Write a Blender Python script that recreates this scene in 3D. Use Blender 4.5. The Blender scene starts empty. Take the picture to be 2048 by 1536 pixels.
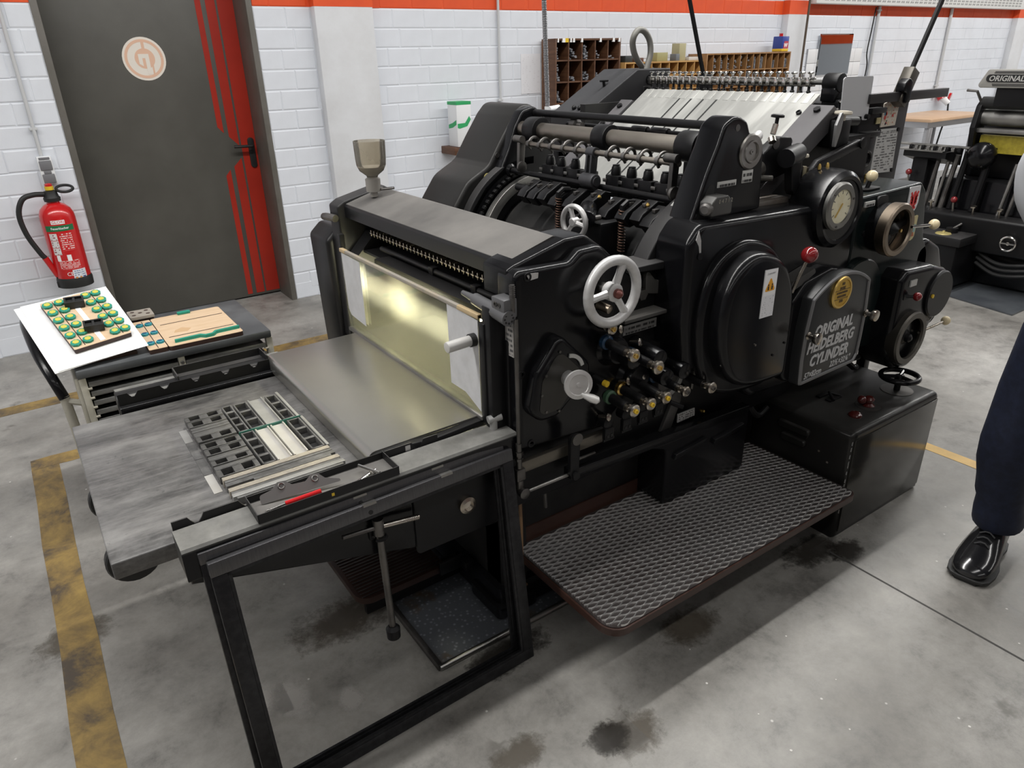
import bpy, bmesh, math, random
from mathutils import Vector, Matrix
R = random.Random(7)
PI = math.pi
SC = bpy.context.scene
COL = SC.collection
# ------------------------------------------------------------------ camera
cd = bpy.data.cameras.new('camera'); cam = bpy.data.objects.new('camera', cd); COL.objects.link(cam)
cd.sensor_width = 36.0; cd.lens = 36.0 * 1420 / 2048; cd.clip_start = 0.05; cd.clip_end = 80
cam.matrix_world = Matrix(((0.8203, 0.2560, -0.5114, 0.0), (-0.5715, 0.3318, -0.7505, 0.0), (-0.0224, 0.9079, 0.4185, 1.7), (0, 0, 0, 1)))
SC.camera = cam
# ------------------------------------------------------------------ light
w = bpy.data.worlds.new('hall_air'); SC.world = w; w.use_nodes = True
w.node_tree.nodes['Background'].inputs[0].default_value = (0.80, 0.86, 1.0, 1)
w.node_tree.nodes['Background'].inputs[1].default_value = 0.03
def lamp(name, loc, sx, sy, power, col=(1, 1, 1), rot=(0, 0, 0)):
    l = bpy.data.lights.new(name, 'AREA'); l.shape = 'RECTANGLE'; l.size = sx; l.size_y = sy; l.energy = power; l.color = col
    o = bpy.data.objects.new(name, l); COL.objects.link(o); o.location = loc; o.rotation_euler = rot
    return o
# three rows of ceiling tubes running along the hall
lamp('tube_light_row', (9.2, 2.35, 4.38), 29.0, 0.16, 1320, (1.0, 0.985, 0.96))
lamp('tube_light_row', (9.2, -0.95, 4.38), 29.0, 0.16, 350, (1.0, 0.985, 0.96))
lamp('tube_light_row', (9.2, -4.35, 4.38), 29.0, 0.16, 220, (1.0, 0.985, 0.96))
vs = SC.view_settings
vs.view_transform = 'Standard'; vs.look = 'None'; vs.gamma = 1.0; vs.use_curve_mapping = False
vs.exposure = -0.46
# ------------------------------------------------------------------ mesh helpers
def V(*a): return Vector(a)
def fillet(pts, r, n=4):
    """round the corners of a polygon; r is a number or one per corner"""
    out = []; N = len(pts)
    for i in range(N):
        ri = r[i] if isinstance(r, (list, tuple)) else r
        p = Vector(pts[i]); a = Vector(pts[i - 1]); b = Vector(pts[(i + 1) % N])
        u = (a - p); v = (b - p); lu, lv = u.length, v.length
        if ri <= 0 or lu < 1e-6 or lv < 1e-6: out.append(tuple(p)); continue
        u /= lu; v /= lv
        ang = math.acos(max(-1, min(1, u.dot(v))))
        if ang > 3.05: out.append(tuple(p)); continue
        d = min(ri / math.tan(ang / 2), lu * .48, lv * .48); rr = d * math.tan(ang / 2)
        c = p + (u + v).normalized() * (rr / math.sin(ang / 2))
        s = p + u * d - c; e = p + v * d - c
        a0 = math.atan2(s.y, s.x); a1 = math.atan2(e.y, e.x); da = a1 - a0
        while da > PI: da -= 2 * PI
        while da < -PI: da += 2 * PI
        for k in range(n + 1):
            t = a0 + da * k / n; out.append((c.x + rr * math.cos(t), c.y + rr * math.sin(t)))
    return out
def rrect(x0, x1, y0, y1, r, n=4): return fillet([(x0, y0), (x1, y0), (x1, y1), (x0, y1)], r, n)
def circ(cx, cy, r, n=32, a0=0, a1=2 * PI):
    full = abs(a1 - a0 - 2 * PI) < 1e-6
    m = n if full else n + 1
    return [(cx + r * math.cos(a0 + (a1 - a0) * k / n), cy + r * math.sin(a0 + (a1 - a0) * k / n)) for k in range(m)]
def arcband(cx, cy, r0, r1, a0, a1, n=24): return circ(cx, cy, r1, n, a0, a1) + circ(cx, cy, r0, n, a1, a0)[:]
def frame_of(d):
    d = Vector(d).normalized(); up = Vector((0, 0, 1)) if abs(d.z) < .95 else Vector((1, 0, 0))
    a = d.cross(up).normalized(); return a, a.cross(d).normalized(), d
class M:
    def __init__(s): s.bm = bmesh.new()
    def _bev(s, edges, off, seg):
        if off > 0 and edges: bmesh.ops.bevel(s.bm, geom=edges, offset=off, offset_type='OFFSET', segments=seg, profile=.5, affect='EDGES', clamp_overlap=True)
    def box(s, x0, x1, y0, y1, z0, z1, bev=0, seg=2, mtx=None):
        c = [(x, y, z) for z in (z0, z1) for y in (y0, y1) for x in (x0, x1)]
        if mtx: c = [mtx @ Vector(p) for p in c]
        v = [s.bm.verts.new(p) for p in c]
        fs = [s.bm.faces.new([v[i] for i in f]) for f in ((0, 2, 3, 1), (4, 5, 7, 6), (0, 1, 5, 4), (2, 6, 7, 3), (0, 4, 6, 2), (1, 3, 7, 5))]
        if bev: s._bev(list({e for f in fs for e in f.edges}), bev, seg)
        return s
    def prism(s, prof, a0, a1, axis='y', bev=0, seg=3, front=True, back=False, mtx=None):
        def P(p, a): return {'y': (p[0], a, p[1]), 'x': (a, p[0], p[1]), 'z': (p[0], p[1], a)}[axis]
        T = (lambda q: mtx @ Vector(q)) if mtx else (lambda q: q)
        A = [s.bm.verts.new(T(P(p, a0))) for p in prof]; B = [s.bm.verts.new(T(P(p, a1))) for p in prof]
        n = len(prof)
        fa = s.bm.faces.new(A); fb = s.bm.faces.new(B[::-1])
        fs = [fa, fb] + [s.bm.faces.new((A[i], B[i], B[(i + 1) % n], A[(i + 1) % n])) for i in range(n)]
        bmesh.ops.recalc_face_normals(s.bm, faces=fs)
        ed = []
        if front: ed += list(fa.edges)
        if back: ed += list(fb.edges)
        if bev: s._bev(ed, bev, seg)
        return s
    def loft(s, rings, closed=True, cap=True):
        vs_ = [[s.bm.verts.new(p) for p in r] for r in rings]
        fs = []
        for a, b in zip(vs_[:-1], vs_[1:]):
            n = len(a)
            for i in range(n if closed else n - 1): fs.append(s.bm.faces.new((a[i], a[(i + 1) % n], b[(i + 1) % n], b[i])))
        if cap: fs.append(s.bm.faces.new(vs_[0][::-1])); fs.append(s.bm.faces.new(vs_[-1]))
        bmesh.ops.recalc_face_normals(s.bm, faces=fs)
        return s
    def lathe(s, o, axis, prof, n=28, cap=True):
        a, b, d = frame_of(axis); o = Vector(o)
        return s.loft([[o + d * t + (a * math.cos(2 * PI * k / n) + b * math.sin(2 * PI * k / n)) * max(r, 1e-4) for k in range(n)] for r, t in prof], True, cap)
    def cyl(s, a, b, r, r2=None, n=20, bev=0):
        a = Vector(a); b = Vector(b); L = (b - a).length; r2 = r if r2 is None else r2
        pr = [(r, 0), (r2, L)] if not bev else [(r - bev, 0), (r - bev * .3, bev * .3), (r, bev), (r2, L - bev), (r2 - bev * .3, L - bev * .3), (r2 - bev, L)]
        return s.lathe(a, b - a, pr, n)
    def ball(s, c, r, n=16, sc=(1, 1, 1)):
        m = Matrix.Translation(c) @ Matrix.Diagonal((r * sc[0], r * sc[1], r * sc[2], 1))
        bmesh.ops.create_uvsphere(s.bm, u_segments=n, v_segments=max(6, n // 2), radius=1, matrix=m); return s
    def tube(s, pts, r, n=10, closed=False, cap=True):
        pts = [Vector(p) for p in pts]; N = len(pts); rings = []; pa = None
        for i, p in enumerate(pts):
            d = (pts[(i + 1) % N] - pts[i - 1]) if closed or 0 < i < N - 1 else (pts[1] - pts[0] if i == 0 else pts[-1] - pts[-2])
            d.normalize()
            if pa is None: a, b, _ = frame_of(d)
            else:
                a = (pa - d * pa.dot(d)); a.normalize(); b = a.cross(d)
            pa = a; rr = r[i] if isinstance(r, (list, tuple)) else r
            rings.append([p + (a * math.cos(2 * PI * k / n) + b * math.sin(2 * PI * k / n)) * rr for k in range(n)])
        if closed:
            return s.loft(rings + [rings[0]], True, False)
        return s.loft(rings, True, cap)
    def torus(s, c, axis, Rr, r, n=36, m=12, a0=0, a1=2 * PI):
        a, b, d = frame_of(axis); c = Vector(c); full = abs(a1 - a0 - 2 * PI) < 1e-6
        pts = [c + (a * math.cos(a0 + (a1 - a0) * k / n) + b * math.sin(a0 + (a1 - a0) * k / n)) * Rr for k in range(n if full else n + 1)]
        return s.tube(pts, r, m, full)
    def coil(s, a, b, Rr, r, turns, n=10):
        a = Vector(a); b = Vector(b); u, v, d = frame_of(b - a); L = (b - a).length; N = int(turns * n)
        return s.tube([a + d * (L * k / N) + (u * math.cos(2 * PI * k / n) + v * math.sin(2 * PI * k / n)) * Rr for k in range(N + 1)], r, 6)
    def quad(s, *p): s.bm.faces.new([s.bm.verts.new(q) for q in p]); return s
def smooth(pts, n=6, closed=False):
    """Catmull-Rom through points"""
    P = [Vector(p) for p in pts]; N = len(P); out = []
    for i in range(N if closed else N - 1):
        p0 = P[i - 1] if (i or closed) else P[0]; p1 = P[i]; p2 = P[(i + 1) % N]; p3 = P[(i + 2) % N] if (closed or i + 2 < N) else P[-1]
        for k in range(n):
            t = k / n
            out.append(.5 * ((2 * p1) + (p2 - p0) * t + (2 * p0 - 5 * p1 + 4 * p2 - p3) * t * t + (3 * p1 - p0 - 3 * p2 + p3) * t ** 3))
    if not closed: out.append(P[-1])
    return out
def root_loc(o):
    while o.parent: o = o.parent
    return o.location
def link(me, name, mat, parent=None, sharp=32, flat=False):
    o = bpy.data.objects.new(name, me); COL.objects.link(o)
    if mat is not None and not me.materials: me.materials.append(mat)
    if parent is not None: o.parent = parent
    return o
def put(m, name, mat, parent=None, sharp=32, flat=False):
    """link the builder's mesh as one object; origin = base of its thing"""
    me = bpy.data.meshes.new(name)
    bm = m.bm
    if parent is not None: org = Vector(root_loc(parent))
    else:
        xs = [v.co for v in bm.verts]
        org = Vector(((min(v.x for v in xs) + max(v.x for v in xs)) / 2, (min(v.y for v in xs) + max(v.y for v in xs)) / 2, min(v.z for v in xs)))
    bmesh.ops.translate(bm, vec=-org, verts=bm.verts)
    bm.to_mesh(me); bm.free()
    if not flat:
        for p in me.polygons: p.use_smooth = True
        me.set_sharp_from_angle(angle=math.radians(sharp))
    o = link(me, name, mat, parent)
    if parent is None: o.location = org
    return o
def tag(o, label, cat, group=None, kind=None):
    if label: o['label'] = label
    if cat: o['category'] = cat
    if group: o['group'] = group
    if kind: o['kind'] = kind
    return o
def struct(o): o['kind'] = 'structure'; return o
def thing(name, label, cat, loc, group=None):
    o = bpy.data.objects.new(name, None); o.empty_display_size = .05; COL.objects.link(o); o.location = loc
    return tag(o, label, cat, group)
def dup(src, off, parent='same'):
    """copy of one mesh object (shares its data) moved by off"""
    c = src.copy(); COL.objects.link(c); c.location = Vector(src.location) + Vector(off)
    if parent != 'same': c.parent = parent
    return c
def text(s, size, mat, name, parent, xf, ext=.0012, shear=0, bold=0, sx=1.0, align='LEFT', bend=None, spacing=1.0):
    """lettering as a mesh; xf maps (x along the line, y up, z out) to the world"""
    cu = bpy.data.curves.new('t', 'FONT'); cu.body = s; cu.size = size; cu.extrude = ext; cu.shear = shear; cu.offset = bold; cu.align_x = align; cu.resolution_u = 2; cu.space_character = spacing
    ob = bpy.data.objects.new('t', cu); me = bpy.data.meshes.new_from_object(ob)
    bpy.data.objects.remove(ob); bpy.data.curves.remove(cu)
    org = Vector(root_loc(parent)) if parent is not None else Vector((0, 0, 0))
    for v in me.vertices:
        p = (v.co.x * sx, v.co.y, v.co.z); v.co = Vector(bend(p) if bend else xf @ Vector(p)) - org
    me.name = name; me.materials.clear()
    return link(me, name, mat, parent)
def face_y(x, y, z, roll=0):   # a plane facing -Y (towards the camera side)
    return Matrix.Translation((x, y, z)) @ Matrix(((1, 0, 0, 0), (0, 0, -1, 0), (0, 1, 0, 0), (0, 0, 0, 1))) @ Matrix.Rotation(roll, 4, 'Z')
# ------------------------------------------------------------------ materials
def nt(name):
    m = bpy.data.materials.new(name); m.use_nodes = True; t = m.node_tree; b = t.nodes['Principled BSDF']; return m, t, b
def N(t, typ, **k):
    n = t.nodes.new(typ)
    for a, v in k.items():
        if a.startswith('i_'):
            key = a[2:]; key = int(key) if key.isdigit() else key.replace('_', ' ')
            n.inputs[key].default_value = v
        else: setattr(n, a, v)
    return n
def ramp(t, src, stops):
    r = t.nodes.new('ShaderNodeValToRGB'); e = r.color_ramp.elements
    while len(e) < len(stops): e.new(.5)
    for i, (p, c) in enumerate(stops): e[i].position = p; e[i].color = (*c, 1) if len(c) == 3 else c
    t.links.new(src, r.inputs[0]); return r.outputs[0]
def mixc(t, f, a, b):
    m = t.nodes.new('ShaderNodeMix'); m.data_type = 'RGBA'
    for sock, val in ((m.inputs[0], f), (m.inputs[6], a), (m.inputs[7], b)):
        if hasattr(val, 'links'): t.links.new(val, sock)
        else: sock.default_value = val if isinstance(val, (int, float)) else (*val, 1)
    return m.outputs[2]
def noise(t, scale, detail=6, rough=.6, dist=0, stretch=None, coord='Object'):
    tc = t.nodes.new('ShaderNodeTexCoord'); src = tc.outputs[coord]
    if stretch:
        mp = t.nodes.new('ShaderNodeMapping'); mp.inputs['Scale'].default_value = stretch; t.links.new(src, mp.inputs[0]); src = mp.outputs[0]
    n = N(t, 'ShaderNodeTexNoise', i_Scale=scale, i_Detail=detail, i_Roughness=rough, i_Distortion=dist); t.links.new(src, n.inputs['Vector']); return n.outputs[0]
def bump(t, b, h, strength=.2, dist=.01):
    n = N(t, 'ShaderNodeBump', i_Strength=strength, i_Distance=dist); t.links.new(h, n.inputs['Height']); t.links.new(n.outputs[0], b.inputs['Normal'])
def mat(name, col, rough=.5, metal=0.0, col2=None, scale=8, lo=.4, hi=.65, rough2=None, bmp=0, stretch=None, coat=0, spec=.5):
    m, t, b = nt(name)
    b.inputs['Base Color'].default_value = (*col, 1); b.inputs['Roughness'].default_value = rough; b.inputs['Metallic'].default_value = metal
    b.inputs['Specular IOR Level'].default_value = spec
    if coat: b.inputs['Coat Weight'].default_value = coat; b.inputs['Coat Roughness'].default_value = .12
    if col2 or rough2 or bmp:
        f = noise(t, scale, stretch=stretch)
        if col2: t.links.new(ramp(t, f, [(lo, col), (hi, col2)]), b.inputs['Base Color'])
        if rough2 is not None: t.links.new(ramp(t, f, [(lo, (rough,) * 3), (hi, (rough2,) * 3)]), b.inputs['Roughness'])
        if bmp: bump(t, b, f, bmp, .004)
    return m
def enamel(name, col, rough, dust, dcol, scale=5, spec=.3):
    """paint with dust lying in patches, thicker on upward faces"""
    m, t, b = nt(name); b.inputs['Specular IOR Level'].default_value = spec
    f = noise(t, scale, 8, .65); f2 = noise(t, scale * 14, 3, .5)
    g = t.nodes.new('ShaderNodeNewGeometry'); sp = t.nodes.new('ShaderNodeSeparateXYZ'); t.links.new(g.outputs['Normal'], sp.inputs[0])
    up = N(t, 'ShaderNodeMapRange', i_1=.3, i_2=1.0, i_3=.12, i_4=1.0); t.links.new(sp.outputs[2], up.inputs[0])
    mu = N(t, 'ShaderNodeMath', operation='MULTIPLY'); t.links.new(up.outputs[0], mu.inputs[0]); t.links.new(ramp(t, f, [(.3, (.25,) * 3), (.7, (1,) * 3)]), mu.inputs[1])
    mu2 = N(t, 'ShaderNodeMath', operation='MULTIPLY', i_1=dust); t.links.new(mu.outputs[0], mu2.inputs[0])
    t.links.new(mixc(t, mu2.outputs[0], col, dcol), b.inputs['Base Color'])
    rr = N(t, 'ShaderNodeMapRange', i_1=0.0, i_2=.6, i_3=rough, i_4=min(1, rough + .4)); t.links.new(mu2.outputs[0], rr.inputs[0]); t.links.new(rr.outputs[0], b.inputs['Roughness'])
    bump(t, b, f2, .03, .002)
    return m
BLK = enamel('black_enamel', (.005, .005, .006), .2, .06, (.16, .16, .16))
BLKS = enamel('black_satin', (.006, .006, .007), .38, .07, (.22, .21, .20))
BLKD = enamel('black_dusty', (.012, .012, .013), .42, .3, (.20, .19, .185), 3)
GRN = enamel('bottle_green_black', (.004, .008, .008), .2, .06, (.2, .2, .2))
DARK = mat('oily_dark', (.006, .006, .006), .5, 0, (.018, .017, .016), 9)
PLATE = enamel('dusty_cover_plate', (.06, .058, .056), .5, .62, (.30, .285, .265), 2.2)
STEEL = mat('worn_steel', (.32, .315, .30), .32, 1, (.42, .41, .39), 6, rough2=.5)
STEELD = mat('dark_steel', (.13, .125, .12), .38, 1, (.22, .21, .2), 9, rough2=.55)
BROWNST = mat('brown_shaft_steel', (.25, .22, .19), .34, 1, (.34, .31, .27), 4, rough2=.48, stretch=(1, .3, 1))
ALU = mat('cast_aluminium', (.62, .61, .60), .42, .75, (.72, .71, .70), 14, rough2=.55, bmp=.05)
CHROME = mat('chrome', (.72, .70, .66), .16, 1)
NICKEL = mat('nickel', (.55, .51, .46), .25, 1, (.42, .37, .3), 20)
BRASS = mat('brass', (.72, .50, .16), .3, 1)
BRONZE = mat('bronze_rim', (.30, .245, .19), .35, 1, (.22, .18, .14), 12)
YEL = mat('yellow_paint', (.75, .50, .03), .45)
RED = mat('red_bakelite', (.20, .012, .014), .14, 0, coat=.6)
MAROON = mat('maroon_bakelite', (.075, .012, .01), .2, 0, coat=.5)
IVORY = mat('ivory_ball', (.78, .66, .42), .28)
WHITE = mat('white_paper', (.86, .86, .86), .7)
PAPER = mat('grey_white_tape', (.60, .60, .615), .6, 0, (.54, .54, .55), 20)
LABEL = mat('label_silver', (.5, .5, .48), .45, .3)
SILV = mat('silver_letter', (.62, .62, .62), .5, .3)
BLACKINK = mat('black_ink', (.012, .012, .012), .6)
GREYINK = mat('grey_ink', (.12, .12, .12), .7)
RUBBER = mat('black_rubber', (.014, .014, .014), .55)
BROWNP = mat('brown_enamel', (.036, .015, .010), .42, 0, (.046, .02, .014), 10)
BOARDST = mat('feed_board_steel', (.50, .50, .475), .38, .55, (.58, .58, .55), 3, rough2=.5, stretch=(1, 6, 1))
COAT = mat('galvanised', (.45, .45, .46), .35, .7)
def mat_glass(name, tint, haze, hcol, rough=.05):
    m = bpy.data.materials.new(name); m.use_nodes = True; t = m.node_tree; t.nodes.clear()
    out = t.nodes.new('ShaderNodeOutputMaterial'); tr = t.nodes.new('ShaderNodeBsdfTransparent'); tr.inputs[0].default_value = (*tint, 1)
    gl = N(t, 'ShaderNodeBsdfGlossy', i_Roughness=rough); df = t.nodes.new('ShaderNodeBsdfTranslucent'); df.inputs[0].default_value = (*hcol, 1)
    d2 = t.nodes.new('ShaderNodeBsdfDiffuse'); d2.inputs[0].default_value = (*hcol, 1)
    ma = N(t, 'ShaderNodeMixShader', i_0=.5); t.links.new(df.outputs[0], ma.inputs[1]); t.links.new(d2.outputs[0], ma.inputs[2])
    mb = N(t, 'ShaderNodeMixShader')
    f = noise(t, 5, 6); t.links.new(ramp(t, f, [(.3, (haze * .85,) * 3), (.7, (haze * 1.1,) * 3)]), mb.inputs[0])
    t.links.new(tr.outputs[0], mb.inputs[1]); t.links.new(ma.outputs[0], mb.inputs[2])
    fr = N(t, 'ShaderNodeFresnel', i_IOR=1.45); mc = t.nodes.new('ShaderNodeMixShader')
    t.links.new(fr.outputs[0], mc.inputs[0]); t.links.new(mb.outputs[0], mc.inputs[1]); t.links.new(gl.outputs[0], mc.inputs[2]); t.links.new(mc.outputs[0], out.inputs[0])
    return m
def mat_stain(name, col, dens, rough=.5):
    """spill that thins out towards its rim"""
    m = bpy.data.materials.new(name); m.use_nodes = True; t = m.node_tree; b = t.nodes['Principled BSDF']; out = t.nodes['Material Output']
    b.inputs['Base Color'].default_value = (*col, 1); b.inputs['Roughness'].default_value = rough
    tc = t.nodes.new('ShaderNodeTexCoord'); sb = N(t, 'ShaderNodeVectorMath', operation='SUBTRACT'); sb.inputs[1].default_value = (.5, .5, .5); t.links.new(tc.outputs['Generated'], sb.inputs[0])
    ln = N(t, 'ShaderNodeVectorMath', operation='LENGTH'); mu = N(t, 'ShaderNodeVectorMath', operation='MULTIPLY'); mu.inputs[1].default_value = (2, 2, 0); t.links.new(sb.outputs[0], mu.inputs[0]); t.links.new(mu.outputs[0], ln.inputs[0])
    f = noise(t, 16, 9, .75, .2); ad = N(t, 'ShaderNodeMath', operation='MULTIPLY_ADD', i_1=1.5, i_2=-.75); t.links.new(f, ad.inputs[0]); ad2 = N(t, 'ShaderNodeMath', operation='ADD'); t.links.new(ad.outputs[0], ad2.inputs[0]); t.links.new(ln.outputs['Value'], ad2.inputs[1])
    mr = N(t, 'ShaderNodeMapRange', i_1=.35, i_2=.8, i_3=dens, i_4=0.0); t.links.new(ad2.outputs[0], mr.inputs[0])
    tr = t.nodes.new('ShaderNodeBsdfTransparent'); mx = t.nodes.new('ShaderNodeMixShader'); t.links.new(mr.outputs[0], mx.inputs[0]); t.links.new(tr.outputs[0], mx.inputs[1]); t.links.new(b.outputs[0], mx.inputs[2]); t.links.new(mx.outputs[0], out.inputs[0])
    return m
def mat_print(name, bg, fg, lines, words=14, axis=(0, 2), fill=.62, off=0.0, rough=.55):
    """flat fine print: rows of broken dashes on a plate, in generated coordinates"""
    m, t, b = nt(name); tc = t.nodes.new('ShaderNodeTexCoord'); sp = t.nodes.new('ShaderNodeSeparateXYZ'); t.links.new(tc.outputs['Generated'], sp.inputs[0])
    def mth(op, a, c=None):
        n = N(t, 'ShaderNodeMath', operation=op)
        for i, v in enumerate((a, c)):
            if v is None: continue
            if hasattr(v, 'links'): t.links.new(v, n.inputs[i])
            else: n.inputs[i].default_value = v
        return n.outputs[0]
    u = sp.outputs[axis[0]]; v = sp.outputs[axis[1]]
    row = mth('MULTIPLY', v, lines); fr = mth('FRACT', row); fl = mth('FLOOR', row)
    cb = t.nodes.new('ShaderNodeCombineXYZ'); t.links.new(mth('MULTIPLY', u, words), cb.inputs[0]); t.links.new(mth('MULTIPLY', fl, 7.3), cb.inputs[1]); cb.inputs[2].default_value = off
    ns = N(t, 'ShaderNodeTexNoise', i_Scale=1.0, i_Detail=3.0); t.links.new(cb.outputs[0], ns.inputs['Vector'])
    on = mth('LESS_THAN', ns.outputs[0], fill * .85); band = mth('LESS_THAN', fr, .5)
    edge = mth('MULTIPLY', mth('GREATER_THAN', u, .07), mth('LESS_THAN', u, .93)); e2 = mth('MULTIPLY', mth('GREATER_THAN', v, .05), mth('LESS_THAN', v, .95))
    f = mth('MULTIPLY', mth('MULTIPLY', on, band), mth('MULTIPLY', edge, e2))
    t.links.new(mixc(t, f, bg, fg), b.inputs['Base Color']); b.inputs['Roughness'].default_value = rough
    return m
# ================================================================== setting
def concrete():
    m, t, b = nt('concrete'); big = noise(t, 1.1, 9, .62, .1); mid = noise(t, 5.5, 12, .78, .15); fine = noise(t, 60, 4, .6)
    base = ramp(t, big, [(.30, (.16, .150, .134)), (.5, (.28, .269, .248)), (.72, (.41, .398, .374))])
    dirt = ramp(t, mid, [(.30, (.30,) * 3), (.46, (.80,) * 3), (.66, (1.15,) * 3)])
    mx = t.nodes.new('ShaderNodeMix'); mx.data_type = 'RGBA'; mx.blend_type = 'MULTIPLY'; mx.inputs[0].default_value = .85
    t.links.new(base, mx.inputs[6]); t.links.new(dirt, mx.inputs[7])
    # scattered oil spots and pale chips
    vo = N(t, 'ShaderNodeTexVoronoi', i_Scale=2.4, i_Randomness=1.0); tc = t.nodes.new('ShaderNodeTexCoord'); wv = noise(t, 6, 4)
    ad = t.nodes.new('ShaderNodeVectorMath'); ad.operation = 'ADD'; sc = t.nodes.new('ShaderNodeVectorMath'); sc.operation = 'SCALE'; sc.inputs[3].default_value = .35
    t.links.new(wv, sc.inputs[0]); t.links.new(tc.outputs['Object'], ad.inputs[0]); t.links.new(sc.outputs[0], ad.inputs[1]); t.links.new(ad.outputs[0], vo.inputs['Vector'])
    spot = ramp(t, vo.outputs['Distance'], [(.03, (.55,) * 3), (.09, (0,) * 3)])
    c1 = mixc(t, spot, mx.outputs[2], (.07, .062, .052))
    v2 = N(t, 'ShaderNodeTexVoronoi', i_Scale=9.0); t.links.new(tc.outputs['Object'], v2.inputs['Vector'])
    c2 = mixc(t, ramp(t, v2.outputs['Distance'], [(.02, (.8,) * 3), (.045, (0,) * 3)]), c1, (.62, .60, .57))
    t.links.new(c2, b.inputs['Base Color'])
    t.links.new(ramp(t, mid, [(.3, (.38,) * 3), (.7, (.62,) * 3)]), b.inputs['Roughness'])
    bump(t, b, fine, .12, .003); return m
def painted(name, col, grime):
    m, t, b = nt(name); f = noise(t, 3, 8, .6); g = noise(t, 45, 4, .6)
    t.links.new(ramp(t, f, [(.35, grime), (.6, col)]), b.inputs['Base Color']); b.inputs['Roughness'].default_value = .55; bump(t, b, g, .12, .004); return m
WALLW = painted('white_wall_paint', (.76, .79, .845), (.71, .735, .785)); WALLO = painted('orange_wall_paint', (.80, .095, .018), (.70, .075, .015))
PLAST = painted('white_plaster', (.76, .775, .80), (.68, .685, .70)); CEIL = mat('ceiling_grey', (.11, .11, .12), .8)
SIDEW = mat('hall_wall', (.34, .35, .37), .8)
fl = struct(put(M().box(-7, 24, -9, 6.2, -.1, 0), 'floor', concrete()))
m = M().box(2.158, 2.166, -6, 1.1, 0, .0006); put(m, 'joint', mat('floor_joint', (.05, .048, .045), .8), fl)
OIL = mat_stain('oil_stain', (.045, .04, .034), .6, .3); PALE = mat_stain('pale_spill', (.46, .44, .41), .5, .6); BRST = mat_stain('brown_stain', (.10, .08, .055), .38, .45); CHIP = mat('pale_chip', (.6, .58, .55), .7)
for x, y, rx, ry, mt in ((2.12, 1.14, .20, .10, OIL), (2.22, 1.07, .12, .08, OIL), (1.03, .96, .13, .10, BRST), (.96, .985, .09, .07, OIL), (.30, 1.63, .08, .13, PALE), (.225, 1.69, .07, .10, PALE), (.44, 1.53, .05, .07, PALE), (-.20, 2.30, .15, .12, BRST), (.73, 1.09, .12, .07, BRST), (1.46, 1.15, .16, .10, BRST), (.55, 1.85, .25, .14, BRST), (.2, 1.2, .25, .2, BRST), (.9, 1.4, .2, .09, OIL), (-.6, 2.6, .2, .3, BRST)):
    put(M().prism([(x - rx, y - ry), (x + rx, y - ry), (x + rx, y + ry), (x - rx, y + ry)], .0001, .0003, 'z'), 'stain', mt, fl, flat=True)
for k in range(40):
    x, y = R.uniform(-.4, 2.6), R.uniform(-.2, 2.0); put(M().prism(circ(x, y, R.uniform(.0015, .004), 6), .0001, .0009, 'z'), 'chip', CHIP, fl, flat=True)
struct(put(M().box(-7, 24, -9, 6.2, 4.6, 4.7), 'ceiling', CEIL))
struct(put(M().box(-7.1, -7, -9, 6.2, 0, 4.6), 'wall_left', SIDEW)); wr_ = struct(put(M().box(24, 24.1, -9, 6.2, 0, 4.6), 'wall_right', mat('right_wall_paint', (.55, .58, .62), .8))); put(M().box(23.99, 24.0, -8.9, 5.3, 1.85, 2.15), 'painted_band', WALLO, wr_); wf_ = struct(put(M().box(-7, 24, -9.1, -9, 0, 4.6), 'wall_front', mat('front_wall_paint', (.30, .31, .33), .8))); put(M().box(-6.9, 23.9, -9.0, -8.99, 2.05, 2.5), 'painted_band', WALLO, wf_)
wb = M()
wb.box(-7, .375, 5.4035, 5.75, 0, 4.6); wb.box(1.645, 24, 5.4035, 5.75, 0, 4.6); wb.box(.375, 1.645, 5.4035, 5.75, 2.4, 4.6)
wallb = struct(put(wb, 'wall_back', WALLW)); bd_ = M(); bd_.box(-6.9, .375, 5.4030, 5.41, 2.0475, 2.1755); bd_.box(1.645, 23.9, 5.4030, 5.41, 2.0475, 2.1755); put(bd_, 'painted_band', WALLO, wallb)
def brickmesh(L, H, mt):
    m = M(); c = .007; y0, y1, yb = 0.0, .003, .012
    o = [(0, 0), (L, 0), (L, H), (0, H)]; i = [(c, c), (L - c, c), (L - c, H - c), (c, H - c)]
    f = [m.bm.verts.new((x, y0, z)) for x, z in i]; e = [m.bm.verts.new((x, y1, z)) for x, z in o]; b = [m.bm.verts.new((x, yb, z)) for x, z in o]
    m.bm.faces.new(f)
    for k in range(4):
        j = (k + 1) % 4; m.bm.faces.new((f[k], e[k], e[j], f[j])); m.bm.faces.new((e[k], b[k], b[j], e[j]))
    bmesh.ops.recalc_face_normals(m.bm, faces=m.bm.faces); me = bpy.data.meshes.new('brick'); m.bm.to_mesh(me); m.bm.free(); me.materials.append(mt); return me
BL, BH, JT = .271, .1315, .0055
bw, bo = brickmesh(BL - JT, BH - JT, WALLW), brickmesh(BL - JT, BH - JT, WALLO)
blocks = [(.375, 1.645), (2.05, 2.49), (7.33, 7.68), (12.72, 13.1)]
ci = cam.matrix_world.inverted(); cand = []
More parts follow.
